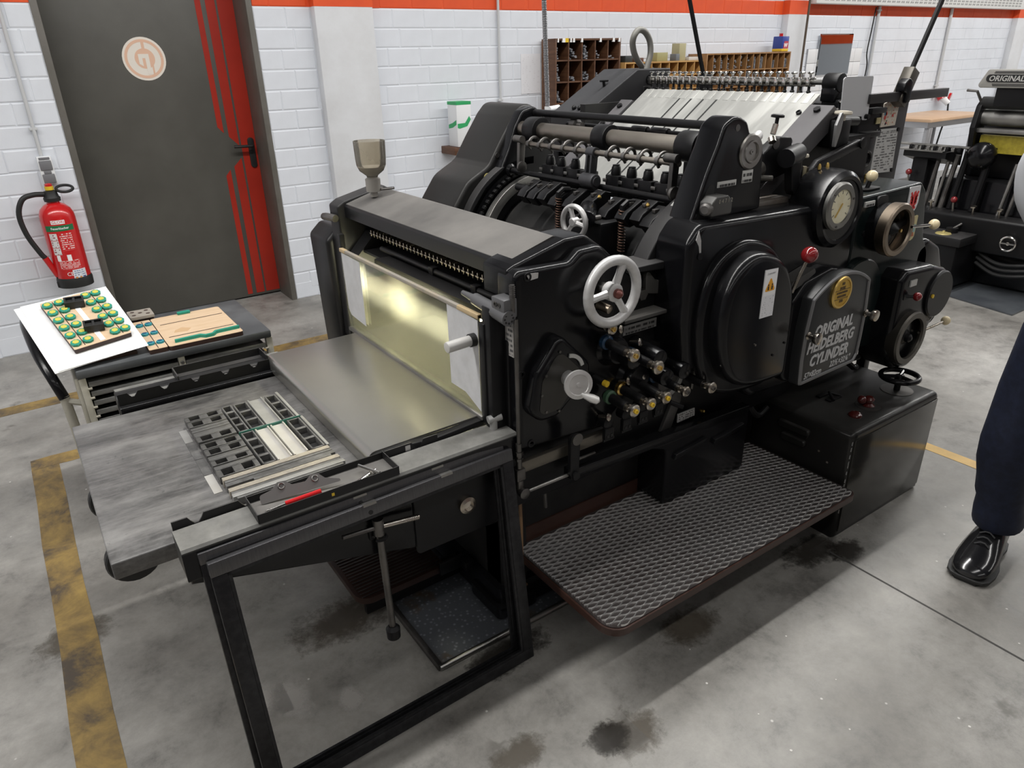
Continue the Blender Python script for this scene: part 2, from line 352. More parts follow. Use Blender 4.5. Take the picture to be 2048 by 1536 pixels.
for row in range(-16, 3):
    z0 = 2.0475 + BH * row
    if z0 < -.06: continue
    off = (.0, .115, .03, .15, .09)[row % 5]
    x = -1.75 + off
    while x < 15:
        a, b_ = x, x + BL - JT
        segs = [(a, b_)]
        for p, q in blocks:
            segs = [(s0, s1) for s in segs for s0, s1 in ((s[0], min(s[1], p - JT)), (max(s[0], q + JT), s[1])) if s1 - s0 > .03]
        for s0, s1 in segs:
            c = ci @ Vector(((s0 + s1) / 2, 5.4, z0 + BH / 2)); u, v_ = c.x / -c.z * 1420 + 1024, 768 - c.y / -c.z * 1420
            vis = -30 < u < 2080 and -20 < v_ < 1556 and not (2.8 < s0 < 8 and z0 < .9) and not (1.7 < s0 < 3 and z0 < .0)
            cand.append((vis, (s1 - s0) / c.length ** 2, s0, s1, z0, row))
        x += BL + R.uniform(-.004, .004)
cand.sort(key=lambda q: (not q[0], -q[1]))
rest = {0: M(), 1: M()}
for k, (vis, _, s0, s1, z0, row) in enumerate(cand):
    me = bo if row == 0 else bw; yy = 5.4 + R.uniform(-.0012, .0012) * (1 if k < 298 else .4)
    if k < 298:
        o = link(me, 'brick', None, wallb); rl = wallb.location; o.location = Vector((s0, yy, max(z0, -.0))) - rl; o.scale = ((s1 - s0) / (BL - JT), 1, 1)
    else:
        q = rest[1 if row == 0 else 0]; q.box(s0, s1 + .003, yy, yy + .012, z0, z0 + BH - .003)
for k in (0, 1):
    o = put(rest[k], 'brick', WALLO if k else WALLW, wallb, flat=True); o['kind'] = 'stuff'
for n, (p, q) in enumerate(blocks[1:]):
    pm = struct(put(M().box(p, q, 5.32, 5.41, 0, 4.6, .006), 'trim_%d' % (n + 1), PLAST))
    put(M().box(p - .0012, q + .0012, 5.3188, 5.40, 2.0475, 2.18), 'painted_band', WALLO, pm)
# ---- door, deep in its reveal
DGREY = mat('door_grey', (.082, .078, .068), .42, 0, (.098, .094, .082), 3); DRED = mat('door_red', (.42, .026, .012), .4, 0, (.36, .022, .011), 3); DFR = mat('door_frame_grey', (.115, .108, .092), .5, 0, (.14, .13, .115), 6); FADE = mat('salmon_print', (.78, .50, .36), .6); CREAM = mat('cream_print', (.82, .76, .68), .55)
door = thing('door_1', None, None, (1.0, 5.68, 0)); door['kind'] = 'structure'
put(M().box(.375, 1.645, 5.68, 5.735, .012, 2.4, .002), 'leaf', DGREY, door)
fr = M()
fr.box(.372, .412, 5.394, 5.68, 0, 2.42, .003); fr.box(1.608, 1.648, 5.394, 5.68, 0, 2.42, .003); fr.box(.412, 1.608, 5.394, 5.68, 2.37, 2.42, .003)
put(fr, 'frame', DFR, door)
def flatpoly(pts, y, dz=.001): return M().prism(pts, y - dz, y, 'y')
ys = 5.68
for pts in ([(1.352, 2.37), (1.352, 1.285), (1.390, 1.242), (1.390, 2.37)], [(1.421, 2.37), (1.421, 1.215), (1.484, 1.148), (1.484, 2.37)], [(1.498, 2.37), (1.498, .03), (1.606, .03), (1.606, 2.37)],
            [(1.352, .03), (1.352, .945), (1.390, .985), (1.390, .03)], [(1.421, .03), (1.421, 1.005), (1.484, 1.062), (1.484, .03)]):
    put(flatpoly(pts, ys), 'stripe', DRED, door, flat=True)
sx, sz = .966, 1.742
st = put(flatpoly(circ(sx, sz, .133, 40), ys, .0016), 'logo_sticker', CREAM, door, flat=True)
put(flatpoly(arcband(sx, sz, .102, .119, .05, 2 * PI + .04, 40), ys, .0024), 'logo_ring', FADE, st, flat=True)
put(flatpoly(circ(sx + .004, sz + .002, .062, 30), ys, .0024), 'logo_disc', FADE, st, flat=True)
put(flatpoly([(sx - .035, sz + .03), (sx + .03, sz + .03), (sx + .03, sz - .095), (sx + .006, sz - .095), (sx + .006, sz + .004), (sx - .012, sz + .004), (sx - .012, sz - .045), (sx - .035, sz - .03)], ys, .0032), 'logo_letter', CREAM, st, flat=True)
put(flatpoly([(sx - .003, sz + .06), (sx + .014, sz + .06), (sx + .014, sz + .108), (sx - .003, sz + .108)], ys, .0032), 'logo_gap', FADE, st, flat=True)
put(flatpoly([(sx + .040, sz - .104), (sx + .050, sz - .098), (sx + .050, sz - .04), (sx + .040, sz - .03)], ys, .0032), 'logo_gap', FADE, st, flat=True)
hd = put(M().prism(rrect(1.545, 1.59, .985, 1.20, .022), 5.668, 5.681, 'y', .004), 'handle_plate', RUBBER, door)
put(M().tube(smooth([(1.566, 5.675, 1.145), (1.566, 5.63, 1.145), (1.55, 5.62, 1.145), (1.46, 5.622, 1.147), (1.435, 5.632, 1.147)], 5), .0105, 10), 'lever', RUBBER, hd)
# ---- floor tape
def tape_mat():
    m, t, b = nt('yellow_tape'); f = noise(t, 6, 9, .7, .4)
    t.links.new(ramp(t, f, [(.36, (.06, .045, .03)), (.5, (.19, .125, .04)), (.68, (.33, .22, .06))]), b.inputs['Base Color']); b.inputs['Roughness'].default_value = .55; return m
TAPE = tape_mat(); TAPE2 = mat('clean_yellow_tape', (.62, .40, .12), .5, 0, (.5, .32, .1), 10)
for x0, x1, y0, y1, mt, lb in ((-.247, -.137, -1.2, 3.62, TAPE, 'worn dirty yellow floor tape running past the end of the press bed'), (-.247, .9, 3.62, 3.73, TAPE, 'short soiled yellow tape crossing under the press bed'), (-3.0, 3.4, 4.38, 4.50, TAPE, 'yellow floor tape along the white brick wall'), (3.19, 3.255, -.4, 2.6, TAPE2, 'bright yellow floor tape beside the black control cabinet and trouser leg')):
    pts = []; n = 14
    lng = (y1 - y0) > (x1 - x0)
    for k in range(n + 1):
        tt = k / n; j = R.uniform(-.004, .004)
        pts.append((x0 + j, y0 + (y1 - y0) * tt) if lng else (x0 + (x1 - x0) * tt, y0 + j))
    for k in range(n, -1, -1):
        tt = k / n; j = R.uniform(-.004, .004)
        pts.append((x1 + j, y0 + (y1 - y0) * tt) if lng else (x0 + (x1 - x0) * tt, y1 + j))
    tag(put(M().prism(pts, .0004, .0012, 'z'), 'floor_tape', mt, flat=True), lb, 'floor tape', 'yellow floor tape')
# ---- wall furniture
GREYP = mat('grey_plastic', (.18, .18, .19), .4); LIGHTP = mat('light_plastic', (.80, .81, .82), .45)
EXR = mat('extinguisher_red', (.56, .012, .014), .25, 0, coat=.5); EXG = mat('label_green', (.012, .16, .055), .5); REDT = mat('red_ink', (.6, .02, .02), .6)
ex = thing('fire_extinguisher', 'red fire extinguisher with black hose hung on the wall left of the grey door', 'fire extinguisher', (.205, 5.29, .42))
ec = (.205, 5.285)
body = put(M().lathe((*ec, .43), (0, 0, 1), [(.075, .0), (.094, .012), (.098, .03), (.098, .42), (.095, .45), (.084, .478), (.06, .502), (.036, .515), (.034, .53)], 40), 'cylinder', EXR, ex)
put(M().lathe((*ec, .42), (0, 0, 1), [(.08, 0), (.101, .004), (.103, .05), (.099, .066)], 36), 'base_boot', RUBBER, ex)
put(M().lathe((*ec, .955), (0, 0, 1), [(.045, 0), (.047, .02), (.04, .03), (.036, .06), (.02, .065)], 24), 'valve_head', RUBBER, ex)
put(M().lathe((*ec, 1.022), (0, 0, 1), [(.024, 0), (.024, .022)], 20), 'yellow_collar', YEL, ex); put(M().lathe((*ec, 1.044), (0, 0, 1), [(.02, 0), (.021, .012), (.012, .017)], 20), 'push_button', EXR, ex)
put(M().torus((.285, 5.285, 1.022), (0, -.35, 1), .045, .0085, 26, 10), 'carry_ring', RUBBER, ex)
ho = put(M().tube(smooth([(.17, 5.28, 1.0), (.11, 5.262, 1.005), (.05, 5.25, .985), (.012, 5.25, .90), (.02, 5.25, .78), (.06, 5.252, .66), (.078, 5.255, .625)], 6), .0155, 12), 'hose', RUBBER, ex)
put(M().cyl((.078, 5.255, .625), (.118, 5.262, .50), .0185, .0165, 14), 'nozzle_sleeve', EXR, ho); put(M().cyl((.118, 5.262, .50), (.135, 5.265, .44), .015, .018, 14), 'nozzle', RUBBER, ho); put(M().box(.10, .17, 5.25, 5.285, .425, .465, .006), 'nozzle_clip', RUBBER, ex)
def exbend(a0, z0):
    def f(p):
        th = a0 + p[0] / .098; r = .0988 + p[2]
        return (ec[0] + r * math.sin(th), ec[1] - r * math.cos(th), z0 + p[1])
    return f
def exlabel(a0, a1, z0, z1, mt, name, r=.0986):
    m = M(); n = 12; A = [a0 + (a1 - a0) * k / n for k in range(n + 1)]
    rr = [[(ec[0] + q * math.sin(a), ec[1] - q * math.cos(a), z) for a in A] for q, z in ((r, z0), (r, z1))]
    m.loft(rr, False, False); return put(m, name, mt, ex)
exlabel(-.95, .75, .785, .82, EXG, 'green_band'); exlabel(-.5, .28, .828, .852, WHITE, 'white_label')
text('GLORIA', .024, REDT, 'lettering', ex, None, .0002, align='LEFT', bend=exbend(-.46, .8325)); text('Feuerlöscher', .019, WHITE, 'lettering', ex, None, .0002, bend=exbend(-.60, .796), bold=.0003)
for k, zz in enumerate((.73, .685, .64)): exlabel(-.82, -.36, zz, zz + .042, mat_print('pictogram_%d' % k, (.72, .70, .69), (.25, .05, .05), 3, 3, fill=.55, off=k), 'pictogram')
PR = mat_print('red_fine_print', (.56, .012, .014), (.8, .6, .58), 9, 10, fill=.62)
exlabel(-.28, .55, .66, .775, PR, 'instruction_print'); exlabel(-.78, .62, .545, .605, mat_print('red_fine_print_dense', (.56, .012, .014), (.8, .6, .58), 7, 16, fill=.66), 'fine_print')
exlabel(-.72, -.5, .60, .637, WHITE, 'pictogram'); exlabel(-.12, .12, .60, .637, WHITE, 'pictogram')
text('CE', .032, WHITE, 'lettering', ex, None, .0002, bend=exbend(-.40, .505)); exlabel(-.05, .75, .475, .54, mat_print('inspection_print', (.7, .72, .76), (.2, .25, .4), 5, 9), 'inspection_label')
for k, cc in enumerate(((.6, .22, .03), (.6, .22, .03), (.03, .06, .2))): exlabel(.04 + .24 * k, .16 + .24 * k, .48, .493, mat('dot_%d' % k, cc, .6), 'coloured_dot', .0992)
put(M().lathe((ec[0], 5.36, .70), (0, 1, 0), [(.03, 0), (.03, .04)], 12), 'wall_hook', RUBBER, ex)
sw = thing('wall_switch', 'grey and white double wall switch with flap sockets above the fire extinguisher', 'switch', (.222, 5.39, 1.04))
put(M().box(.186, .264, 5.352, 5.40, 1.045, 1.21, .006), 'housing', LIGHTP, sw); put(M().box(.192, .258, 5.345, 5.353, 1.130, 1.187, .004), 'flap', GREYP, sw); put(M().box(.192, .258, 5.345, 5.353, 1.052, 1.107, .004), 'flap', GREYP, sw); put(M().box(.196, .254, 5.348, 5.353, 1.192, 1.206, .002), 'top_strip', GREYP, sw); put(M().box(.205, .245, 5.347, 5.353, 1.108, 1.127, .002), 'hinge', GREYP, sw)
CONDM = mat('grey_conduit', (.56, .57, .58), .5)
def conduit(x, z0, z1, r, label, clips=(), y=5.38, mt=None):
    o = thing('conduit', label, 'conduit', (x, y, z0), 'conduits on the white wall')
    put(M().cyl((x, y, z0), (x, y, z1), r, n=12), 'pipe', mt or CONDM, o)
    for c in clips: put(M().box(x - r * 2, x + r * 2, y - r * .8, y + .012, c, c + .018, .003), 'clip', CONDM, o)
conduit(.216, 1.21, 2.6, .011, 'thin white conduit running up from the wall switch', (1.36,)); conduit(3.62, 1.36, 2.6, .011, 'grey conduit ending on the bare wall behind the black hood', (1.36,)); conduit(10.88, 1.05, 2.15, .02, 'long grey conduit above the red wall plug', (1.2,)); conduit(7.58, .6, 2.6, .012, 'dark brown pipe in front of the second white pillar', (), 5.26, mat('brown_pipe', (.09, .065, .045), .5)); conduit(9.15, 1.3, 2.15, .018, 'grey conduit right of the wall mirror', (2.1,))
tag(put(M().tube(smooth([(9.06, 5.37, 2.14), (9.05, 5.37, 2.05), (9.04, 5.37, 1.9), (9.02, 5.37, 1.65), (9.05, 5.36, 1.5), (9.03, 5.36, 1.25)], 6), .008, 8), 'cable', RUBBER), 'thin black cable hanging down the wall beside the mirror', 'cable')
sg = thing('wall_sign', 'red and white safety sign at the left edge above the extinguisher', 'sign', (.08, 5.39, 1.84))
put(M().box(-.03, .178, 5.393, 5.399, 1.845, 2.03, .001), 'sign_board', WHITE, sg); put(M().box(-.024, .168, 5.391, 5.394, 1.855, 2.022), 'sign_field', REDT, sg)
tag(put(M().box(3.85, 4.06, 5.396, 5.3985, 1.405, 1.72), 'notice_sheet', mat_print('notice_print', (.80, .80, .83), (.72, .71, .74), 22, 9, fill=.5)), 'white printed notice sheet taped to the wall beside the type case', 'notice')
# duct with punched slots, top right
du = thing('cable_trunking', 'white perforated trunking along the wall above the orange band', 'trunking', (10.2, 5.3, 2.19)); put(M().box(7.70, 12.7, 5.26, 5.397, 2.155, 2.5, .004), 'trunk', mat('trunking_white', (.78, .78, .76), .5), du)
q = M()
for g in range(46):
    x0 = 7.85 + g * .103
    for r_ in range(3):
        for c in range(3): q.prism([(x0 + c * .026 + r_ * .006, 2.183 + r_ * .032), (x0 + c * .026 + .011 + r_ * .006, 2.183 + r_ * .032), (x0 + c * .026 + .018 + r_ * .006, 2.203 + r_ * .032), (x0 + c * .026 + .007 + r_ * .006, 2.203 + r_ * .032)], 5.2592, 5.262, 'y')
o = put(q, 'slot', mat('slot_dark', (.08, .08, .08), .8), du, flat=True); o['kind'] = 'stuff'
# ---- type cases on the wall ledge
WD1 = mat('brown_case_wood', (.085, .036, .017), .55, 0, (.135, .062, .03), 5, stretch=(1, 1, 9)); WD1I = mat('case_inside_wood', (.17, .07, .026), .6, 0, (.25, .11, .04), 7)
WD2 = mat('honey_wood', (.50, .29, .10), .5, 0, (.40, .22, .07), 6); WD3 = mat('oak_case_wood', (.25, .125, .045), .5, 0, (.34, .18, .07), 6, stretch=(9, 1, 1)); LEAD = mat('lead_type', (.16, .165, .18), .42, .5, (.38, .39, .42), 40)
def typecase(name, label, x0, x1, y0, y1, z0, z1, cols, rows, wf, wi, th=.012):
    o = thing(name, label, 'type case', ((x0 + x1) / 2, (y0 + y1) / 2, z0)); dp = th * .7
    put(M().box(x0, x1, y1 - .01, y1, z0, z1), 'back', wi, o)
    for a, b in ((x0, x0 + th), (x1 - th, x1)): put(M().box(a, b, y0, y1 - .01, z0, z1, .0015), 'side', wf, o)
    for a, b in ((z0, z0 + th), (z1 - th, z1)): put(M().box(x0 + th, x1 - th, y0, y1 - .01, a, b, .0015), 'rail', wf, o)
    W = (x1 - x0) / cols; H = (z1 - z0) / rows
    for k in range(1, cols): put(M().box(x0 + W * k - dp / 2, x0 + W * k + dp / 2, y0 + .004, y1 - .01, z0 + th, z1 - th), 'divider', wf, o)
    for k in range(1, rows): put(M().box(x0 + th, x1 - th, y0 + .006, y1 - .01, z0 + H * k - dp / 2, z0 + H * k + dp / 2), 'shelf', wf, o)
    return W, H
def pile(x, y, z, w_, h, dep, n, lab, grp, upright=False):
    m = M()
    for k in range(n):
        f = k / n; ww = R.uniform(.014, .026); hh = R.uniform(.008, .014) if not upright else h * R.uniform(.6, 1)
        px = x + R.uniform(.0, max(.001, w_ * (1 - f * .6) - ww)); pz = z + (h * f * .95 if not upright else 0); py = y + R.uniform(0, dep)
        m.box(px, px + (ww if not upright else .008), py, py + R.uniform(.02, .035), pz, pz + hh)
    tag(put(m, 'lead_spacers', LEAD, flat=True), lab, 'metal type', grp, 'stuff')
W, H = typecase('type_case', 'tall dark brown wall case of lead spacers with paper tabs along its top', 4.06, 4.80, 5.19, 5.38, .98, 1.83, 5, 5, WD1, WD1I, .016)
for c, r_, w_, h, n in ((0, 4, .5, .10, 18), (1, 4, .9, .09, 22), (2, 4, .8, .11, 34), (3, 4, .5, .09, 14), (4, 4, .7, .03, 6), (0, 3, .55, .14, 40), (1, 3, .8, .04, 10), (2, 3, .9, .07, 26), (3, 3, .8, .06, 18), (0, 2, .8, .09, 30), (1, 2, .5, .03, 6)):
    pile(4.06 + W * c + .016, 5.20, .98 + H * r_ + .0065, W * w_ - .02, h, .06, n, 'grey lead spacers piled in a pigeonhole of the dark brown case', 'spacers in the dark brown case')
nw = 0
for k, (x, wd, mt) in enumerate(((4.085, .012, WHITE), (4.135, .03, WHITE), (4.165, .036, YEL), (4.22, .016, WHITE), (4.25, .02, WHITE), (4.34, .02, WHITE), (4.55, .02, WHITE), (4.70, .024, WHITE), (4.77, .02, WHITE))):
    nw += mt is not YEL
    tag(put(M().box(x, x + wd, 5.1875, 5.2, 1.80, 1.832), 'paper_tab', mt), 'bright yellow paper tab on the top edge of the dark brown case' if mt is YEL else 'small white paper tab, %s from the left on top of the dark brown case' % ('', 'first', 'second', 'third', 'fourth', 'fifth', 'sixth', 'seventh', 'eighth')[nw], 'paper tab', 'paper tabs on the dark brown case')
W, H = typecase('type_case', 'low honey coloured wooden type case between the two darker cases', 4.83, 5.86, 5.16, 5.38, 1.14, 1.63, 9, 4, WD2, WD1I, .014)
for c, r_, n in ((1, 3, 8), (3, 3, 14), (4, 3, 5), (6, 3, 4), (2, 2, 6)): pile(4.83 + W * c + .014, 5.17, 1.14 + H * r_ + .006, W * .8 - .02, .07, .05, n, 'grey lead spacers in a pigeonhole of the honey coloured case', 'spacers in the honey coloured case')
W, H = typecase('type_case', 'wide oak type case of upright metal strips below the blue tin', 5.885, 7.20, 5.14, 5.38, 1.05, 1.685, 13, 4, WD3, WD1I, .014)
for c in range(13):
    for r_ in (3, 2):
        if (c, r_) in ((0, 3), (0, 2), (11, 3), (12, 2), (9, 3)): continue
        pile(5.885 + W * c + .012, 5.15, 1.05 + H * r_ + .006, W - .03, .12 if c < 9 else .10, .06, (20 if 0 < c < 9 else 6), 'metal strips standing in a pigeonhole of the oak case', 'strips in the oak case', c > 6 or r_ == 2)
lg = put(M().box(3.9, 7.32, 5.12, 5.39, .95, .98, .003), 'wall_ledge', WD1); tag(lg, 'long wooden wall ledge carrying the type cases behind the press', 'ledge')
for nm, x0, x1, y0, y1, h, c, lb in (('carton', 4.87, 4.96, 5.2, 5.33, .055, (.03, .035, .035), 'small dark box on top of the honey coloured case'), ('tape_roll_box', 5.03, 5.10, 5.2, 5.33, .035, (.12, .05, .03), 'small reddish brown box on top of the honey coloured case'), ('tin_box', 5.27, 5.41, 5.2, 5.32, .075, (.36, .33, .15), 'olive yellow tin on top of the honey coloured case'), ('carton', 5.56, 5.65, 5.2, 5.30, .15, (.42, .38, .22), 'tall beige carton on top of the honey coloured case'), ('paper_pad', 5.70, 5.84, 5.2, 5.32, .03, (.6, .58, .54), 'pale paper pad on top of the honey coloured case'), ('carton', 5.50, 5.55, 5.18, 5.26, .06, (.16, .17, .18), 'small grey box beside the tall beige carton')):
    tag(put(M().box(x0, x1, y0, y1, 1.63, 1.63 + h, .004), nm, mat(lb[:24], c, .5)), lb, 'box')
tn = thing('paint_tin', 'blue and yellow tin with a red cap on the oak type case', 'tin', (7.09, 5.24, 1.685))
put(M().box(7.085, 7.195, 5.18, 5.30, 1.685, 1.832, .006), 'can', mat('tin_blue', (.03, .06, .30), .35), tn); put(M().box(7.084, 7.196, 5.179, 5.301, 1.687, 1.715, .004), 'yellow_band', YEL, tn); put(M().prism([(7.105, 1.715), (7.19, 1.715), (7.185, 1.785), (7.115, 1.785)], 5.1785, 5.18, 'y'), 'red_print', mat('tin_red', (.45, .05, .08), .5), tn)
text('W', .055, WHITE, 'lettering', tn, face_y(7.115, 5.178, 1.727), .0005, bold=.002); put(M().cyl((7.13, 5.24, 1.832), (7.13, 5.24, 1.86), .02, n=14), 'cap', EXR, tn)
gb = thing('carton', 'white carton with green stripes standing on a small wooden shelf', 'box', (3.14, 5.27, 1.045))
put(M().box(3.075, 3.21, 5.2, 5.34, 1.045, 1.385, .003), 'box_body', mat('carton_white', (.78, .79, .80), .5), gb); BG = mat('box_green', (.03, .36, .12), .5)
put(M().box(3.074, 3.211, 5.199, 5.341, 1.362, 1.386), 'green_top', BG, gb); put(M().prism([(3.08, 1.19), (3.10, 1.185), (3.17, 1.20), (3.205, 1.25), (3.19, 1.275), (3.15, 1.225), (3.08, 1.222)], 5.1985, 5.2, 'y'), 'green_swoosh', BG, gb); put(M().prism([(5.21, 1.215), (5.21, 1.25), (5.27, 1.225), (5.33, 1.21), (5.33, 1.18), (5.27, 1.19)], 3.0735, 3.075, 'x'), 'green_swoosh', BG, gb)
text('HEALTH', .022, mat('carton_print', (.55, .35, .3), .6), 'lettering', gb, face_y(3.085, 5.1985, 1.325), .0003) if False else None
tag(put(M().box(3.03, 3.20, 5.18, 5.40, .985, 1.043, .003), 'small_shelf', WD1), 'small brown wooden shelf block under the white and green carton', 'shelf')
# mirror over white tiles
tp = thing('tile_panel', 'white tiled splashback on the wall behind the mirror', 'tiles', (8.4, 5.39, 1.1))
put(M().box(7.85, 8.93, 5.387, 5.397, 1.1, 1.705), 'grout', mat('grout', (.35, .35, .37), .8), tp)
TM = mat('white_tile', (.82, .82, .83), .15); tm0 = None
for i in range(7):
    for j in range(4):
        x0 = 7.853 + i * .154; z0 = 1.103 + j * .1505
        if tm0 is None: tm0 = put(M().box(x0, x0 + .150, 5.380, 5.388, z0, z0 + .1465, .002), 'tile', TM, tp); b0 = (x0, z0)
        else: dup(tm0, (x0 - b0[0], 0, z0 - b0[1]))
mi = thing('wall_mirror', 'square frameless mirror on the wall above white tiles', 'mirror', (8.36, 5.37, 1.42)); put(M().prism([(8.03, 1.415), (8.68, 1.415), (8.68, 1.858), (8.03, 1.858)], 5.363, 5.3795, 'y', .012, 1), 'glass', mat('mirror_glass', (.85, .88, .9), .02, 1), mi, 10)
# red plug and table at the right
pg = thing('power_plug', 'red and white industrial wall plug with a black lead', 'plug', (11.04, 5.36, .95)); put(M().cyl((11.0, 5.34, 1.06), (11.03, 5.24, .97), .045, .035, 16), 'socket', WHITE, pg); put(M().cyl((11.0, 5.36, 1.09), (11.0, 5.32, 1.03), .055, n=16), 'red_collar', EXR, pg); put(M().lathe((11.12, 5.30, 1.06), (.3, -1, -.2), [(.05, 0), (.05, .03)], 16), 'red_cap', EXR, pg); put(M().tube([(11.03, 5.24, .97), (11.02, 5.22, .85), (11.0, 5.25, .6), (11.0, 5.3, .1)], .012, 8), 'lead', RUBBER, pg)
tb = thing('work_table', 'table with beech top and grey metal legs by the right wall', 'table', (9.8, 4.9, 0)); put(M().box(9.25, 10.7, 4.55, 5.25, .87, .905, .004), 'table_top', mat('beech', (.62, .42, .27), .45, 0, (.56, .36, .22), 4), tb)
for x, y in ((9.38, 4.62), (10.55, 4.62), (9.38, 5.15), (10.55, 5.15)): put(M().box(x - .035, x + .035, y - .035, y + .035, 0, .80, .004), 'leg', GREYP if y > 5 else COAT, tb)
put(M().box(9.3, 10.65, 4.6, 5.2, .80, .87), 'apron', COAT, tb)
# ================================================================== the cylinder press
PR = thing('cylinder_press', 'large black cylinder letterpress with steel bed, white handwheel and brown tread plate', 'printing press', (1.5, 2.0, 0))
def p(m, name, mt, parent=None, **k): return put(m, name, mt, parent or PR, **k)
# ---- base
m = M(); m.prism(rrect(.975, 2.95, 1.53, 2.60, .03), .012, .12, 'z', .012); m.prism(rrect(.96, 1.12, 1.515, 1.70, .02), .012, .06, 'z', .01); p(m, 'base', BLK)
m = M(); m.box(1.0, 2.90, 1.56, 2.52, .12, .72); m.box(1.0, 1.10, 1.54, 1.66, .10, .62, .02); p(m, 'machine_body', DARK)
# bed girder that tapers towards its free end, with an access panel
m = M(); m.prism([(.112, .71), (.112, .625), (.66, .475), (.92, .44), (1.0, .44), (1.0, .71)], 1.475, 1.54, 'y', .006); p(m, 'bed_girder', BLK)
m = M(); m.prism([(.112, .71), (.112, .60), (.66, .475), (1.0, .44), (1.0, .71)], 2.38, 2.44, 'y', .006); p(m, 'bed_girder', BLK)
o = p(M().prism(rrect(.672, .975, .452, .68, .012), 1.468, 1.476, 'y', .003), 'access_panel', BLKS); p(M().lathe((.833, 1.468, .556), (0, -1, 0), [(.026, 0), (.026, .012), (.016, .016), (.016, .008)], 24), 'knob', NICKEL, o)
p(M().prism([(.20, .66), (.70, .50), (1.0, .45), (1.0, .66)], 1.60, 2.35, 'y'), 'bed_carriage', DARK)
for y in (1.70, 2.02): p(M().lathe((.02, y - .018, .605), (0, 1, 0), [(.03, 0), (.058, .002), (.062, .008), (.062, .028), (.058, .034), (.03, .036)], 28), 'bed_roller', RUBBER)
# steel bed with worn ink stains
def bed_mat():
    m, t, b = nt('inked_bed_steel'); a = noise(t, 4.2, 10, .72, .15); c = noise(t, 11, 6, .7, .3); d = noise(t, 2.0, 7, .65, .1, (.7, 3, 1)); e = noise(t, 55, 4, .6, 0, (.25, 2, 1))
    c1 = ramp(t, a, [(.33, (.028, .027, .028)), (.48, (.10, .097, .095)), (.68, (.20, .196, .192))])
    c2 = mixc(t, ramp(t, d, [(.50, (0,) * 3), (.68, (.55,) * 3)]), c1, (.40, .39, .375))
    c3 = mixc(t, ramp(t, c, [(.63, (0,) * 3), (.68, (.8,) * 3)]), c2, (.045, .045, .048))
    c4 = mixc(t, ramp(t, e, [(.45, (0,) * 3), (.75, (.35,) * 3)]), c3, (.30, .295, .285))
    t.links.new(c4, b.inputs['Base Color']); b.inputs['Metallic'].default_value = .35
    t.links.new(ramp(t, a, [(.3, (.40,) * 3), (.7, (.48,) * 3)]), b.inputs['Roughness']); bump(t, b, c, .05, .002); return m
BED = bed_mat()
p(M().box(-.028, .95, 1.552, 2.36, .655, .70, .004, 3), 'bed', BED)
# near rail: flat top with a scalloped lip against the bed
RAILM = enamel('rail_dusty', (.04, .039, .037), .45, .62, (.40, .395, .37), 8)
rl = p(M().prism([(1.447, .655), (1.447, .732), (1.453, .738), (1.540, .738), (1.547, .732), (1.547, .655)], .105, 1.0, 'x', 0), 'side_rail', RAILM); p(M().box(.104, 1.001, 1.4455, 1.449, .658, .728), 'rail_face', BLK, rl)
def scallop(x0, x1, z0, z1, dip, n, y0, y1):
    top = []; L = (x1 - x0) / n
    for k in range(n):
        xa = x0 + L * k
        top += [(xa, z1), (xa + L * .30, z1), (xa + L * .36, z1 - dip * .6), (xa + L * .42, z1 - dip), (xa + L * .50, z1 - dip), (xa + L * .56, z1 - dip * .6), (xa + L * .62, z1)]
    top.append((x1, z1)); return M().prism([(x0, z0), (x1, z0)] + top[::-1], y0, y1, 'y')
p(scallop(.108, .80, .70, .756, .02, 6, 1.5475, 1.5515), 'scalloped_lip', BLKD, rl)
fr_ = p(M().prism([(2.405, .60), (2.405, .730), (2.41, .733), (2.50, .733), (2.505, .728), (2.505, .60)], .115, .66, 'x', 0), 'side_rail', RAILM); p(scallop(.114, .60, .64, .750, .017, 5, 2.40, 2.405), 'scalloped_lip', BLKS, fr_); p(M().cyl((.112, 2.45, .69), (.66, 2.45, .69), .05, n=20), 'bolster', BLKS, fr_)
m = M(); m.box(.30, .60, 2.41, 2.505, .7332, .7352); m.box(.30, .60, 2.501, 2.505, .7332, .762); m.box(.30, .304, 2.41, 2.505, .7332, .762); m.box(.596, .60, 2.41, 2.505, .7332, .762); p(m, 'rail_tray', BLKD)
# steel hood over the bed in front of the inking unit
HOODM = mat('brushed_hood_steel', (.42, .41, .38), .28, .85, (.35, .34, .32), 1.6, .3, .7)
hp = fillet([(.600, .702), (.600, .752), (.955, .757), (.955, .751), (.606, .746), (.606, .702)], [0, .035, 0, 0, .03, 0], 7)
ho = p(M().prism(hp, 1.572, 2.44, 'y'), 'steel_hood', HOODM)
m = M(); m.prism(fillet([(.601, .690), (.601, .748), (.72, .752), (.80, .745), (.957, .753), (.957, .735), (.80, .728), (.71, .738), (.63, .735), (.62, .69)], [0, .03, .03, .03, 0, 0, .03, .02, .02, 0], 5), 1.548, 1.573, 'y', .004); p(m, 'hood_end', BLKS, ho)
p(M().box(.944, .966, 1.545, 2.50, .752, .766, .003), 'hood_channel', STEEL, ho); p(M().box(.70, .716, 1.546, 1.556, .735, .752, .002), 'hood_clip', ALU, ho)
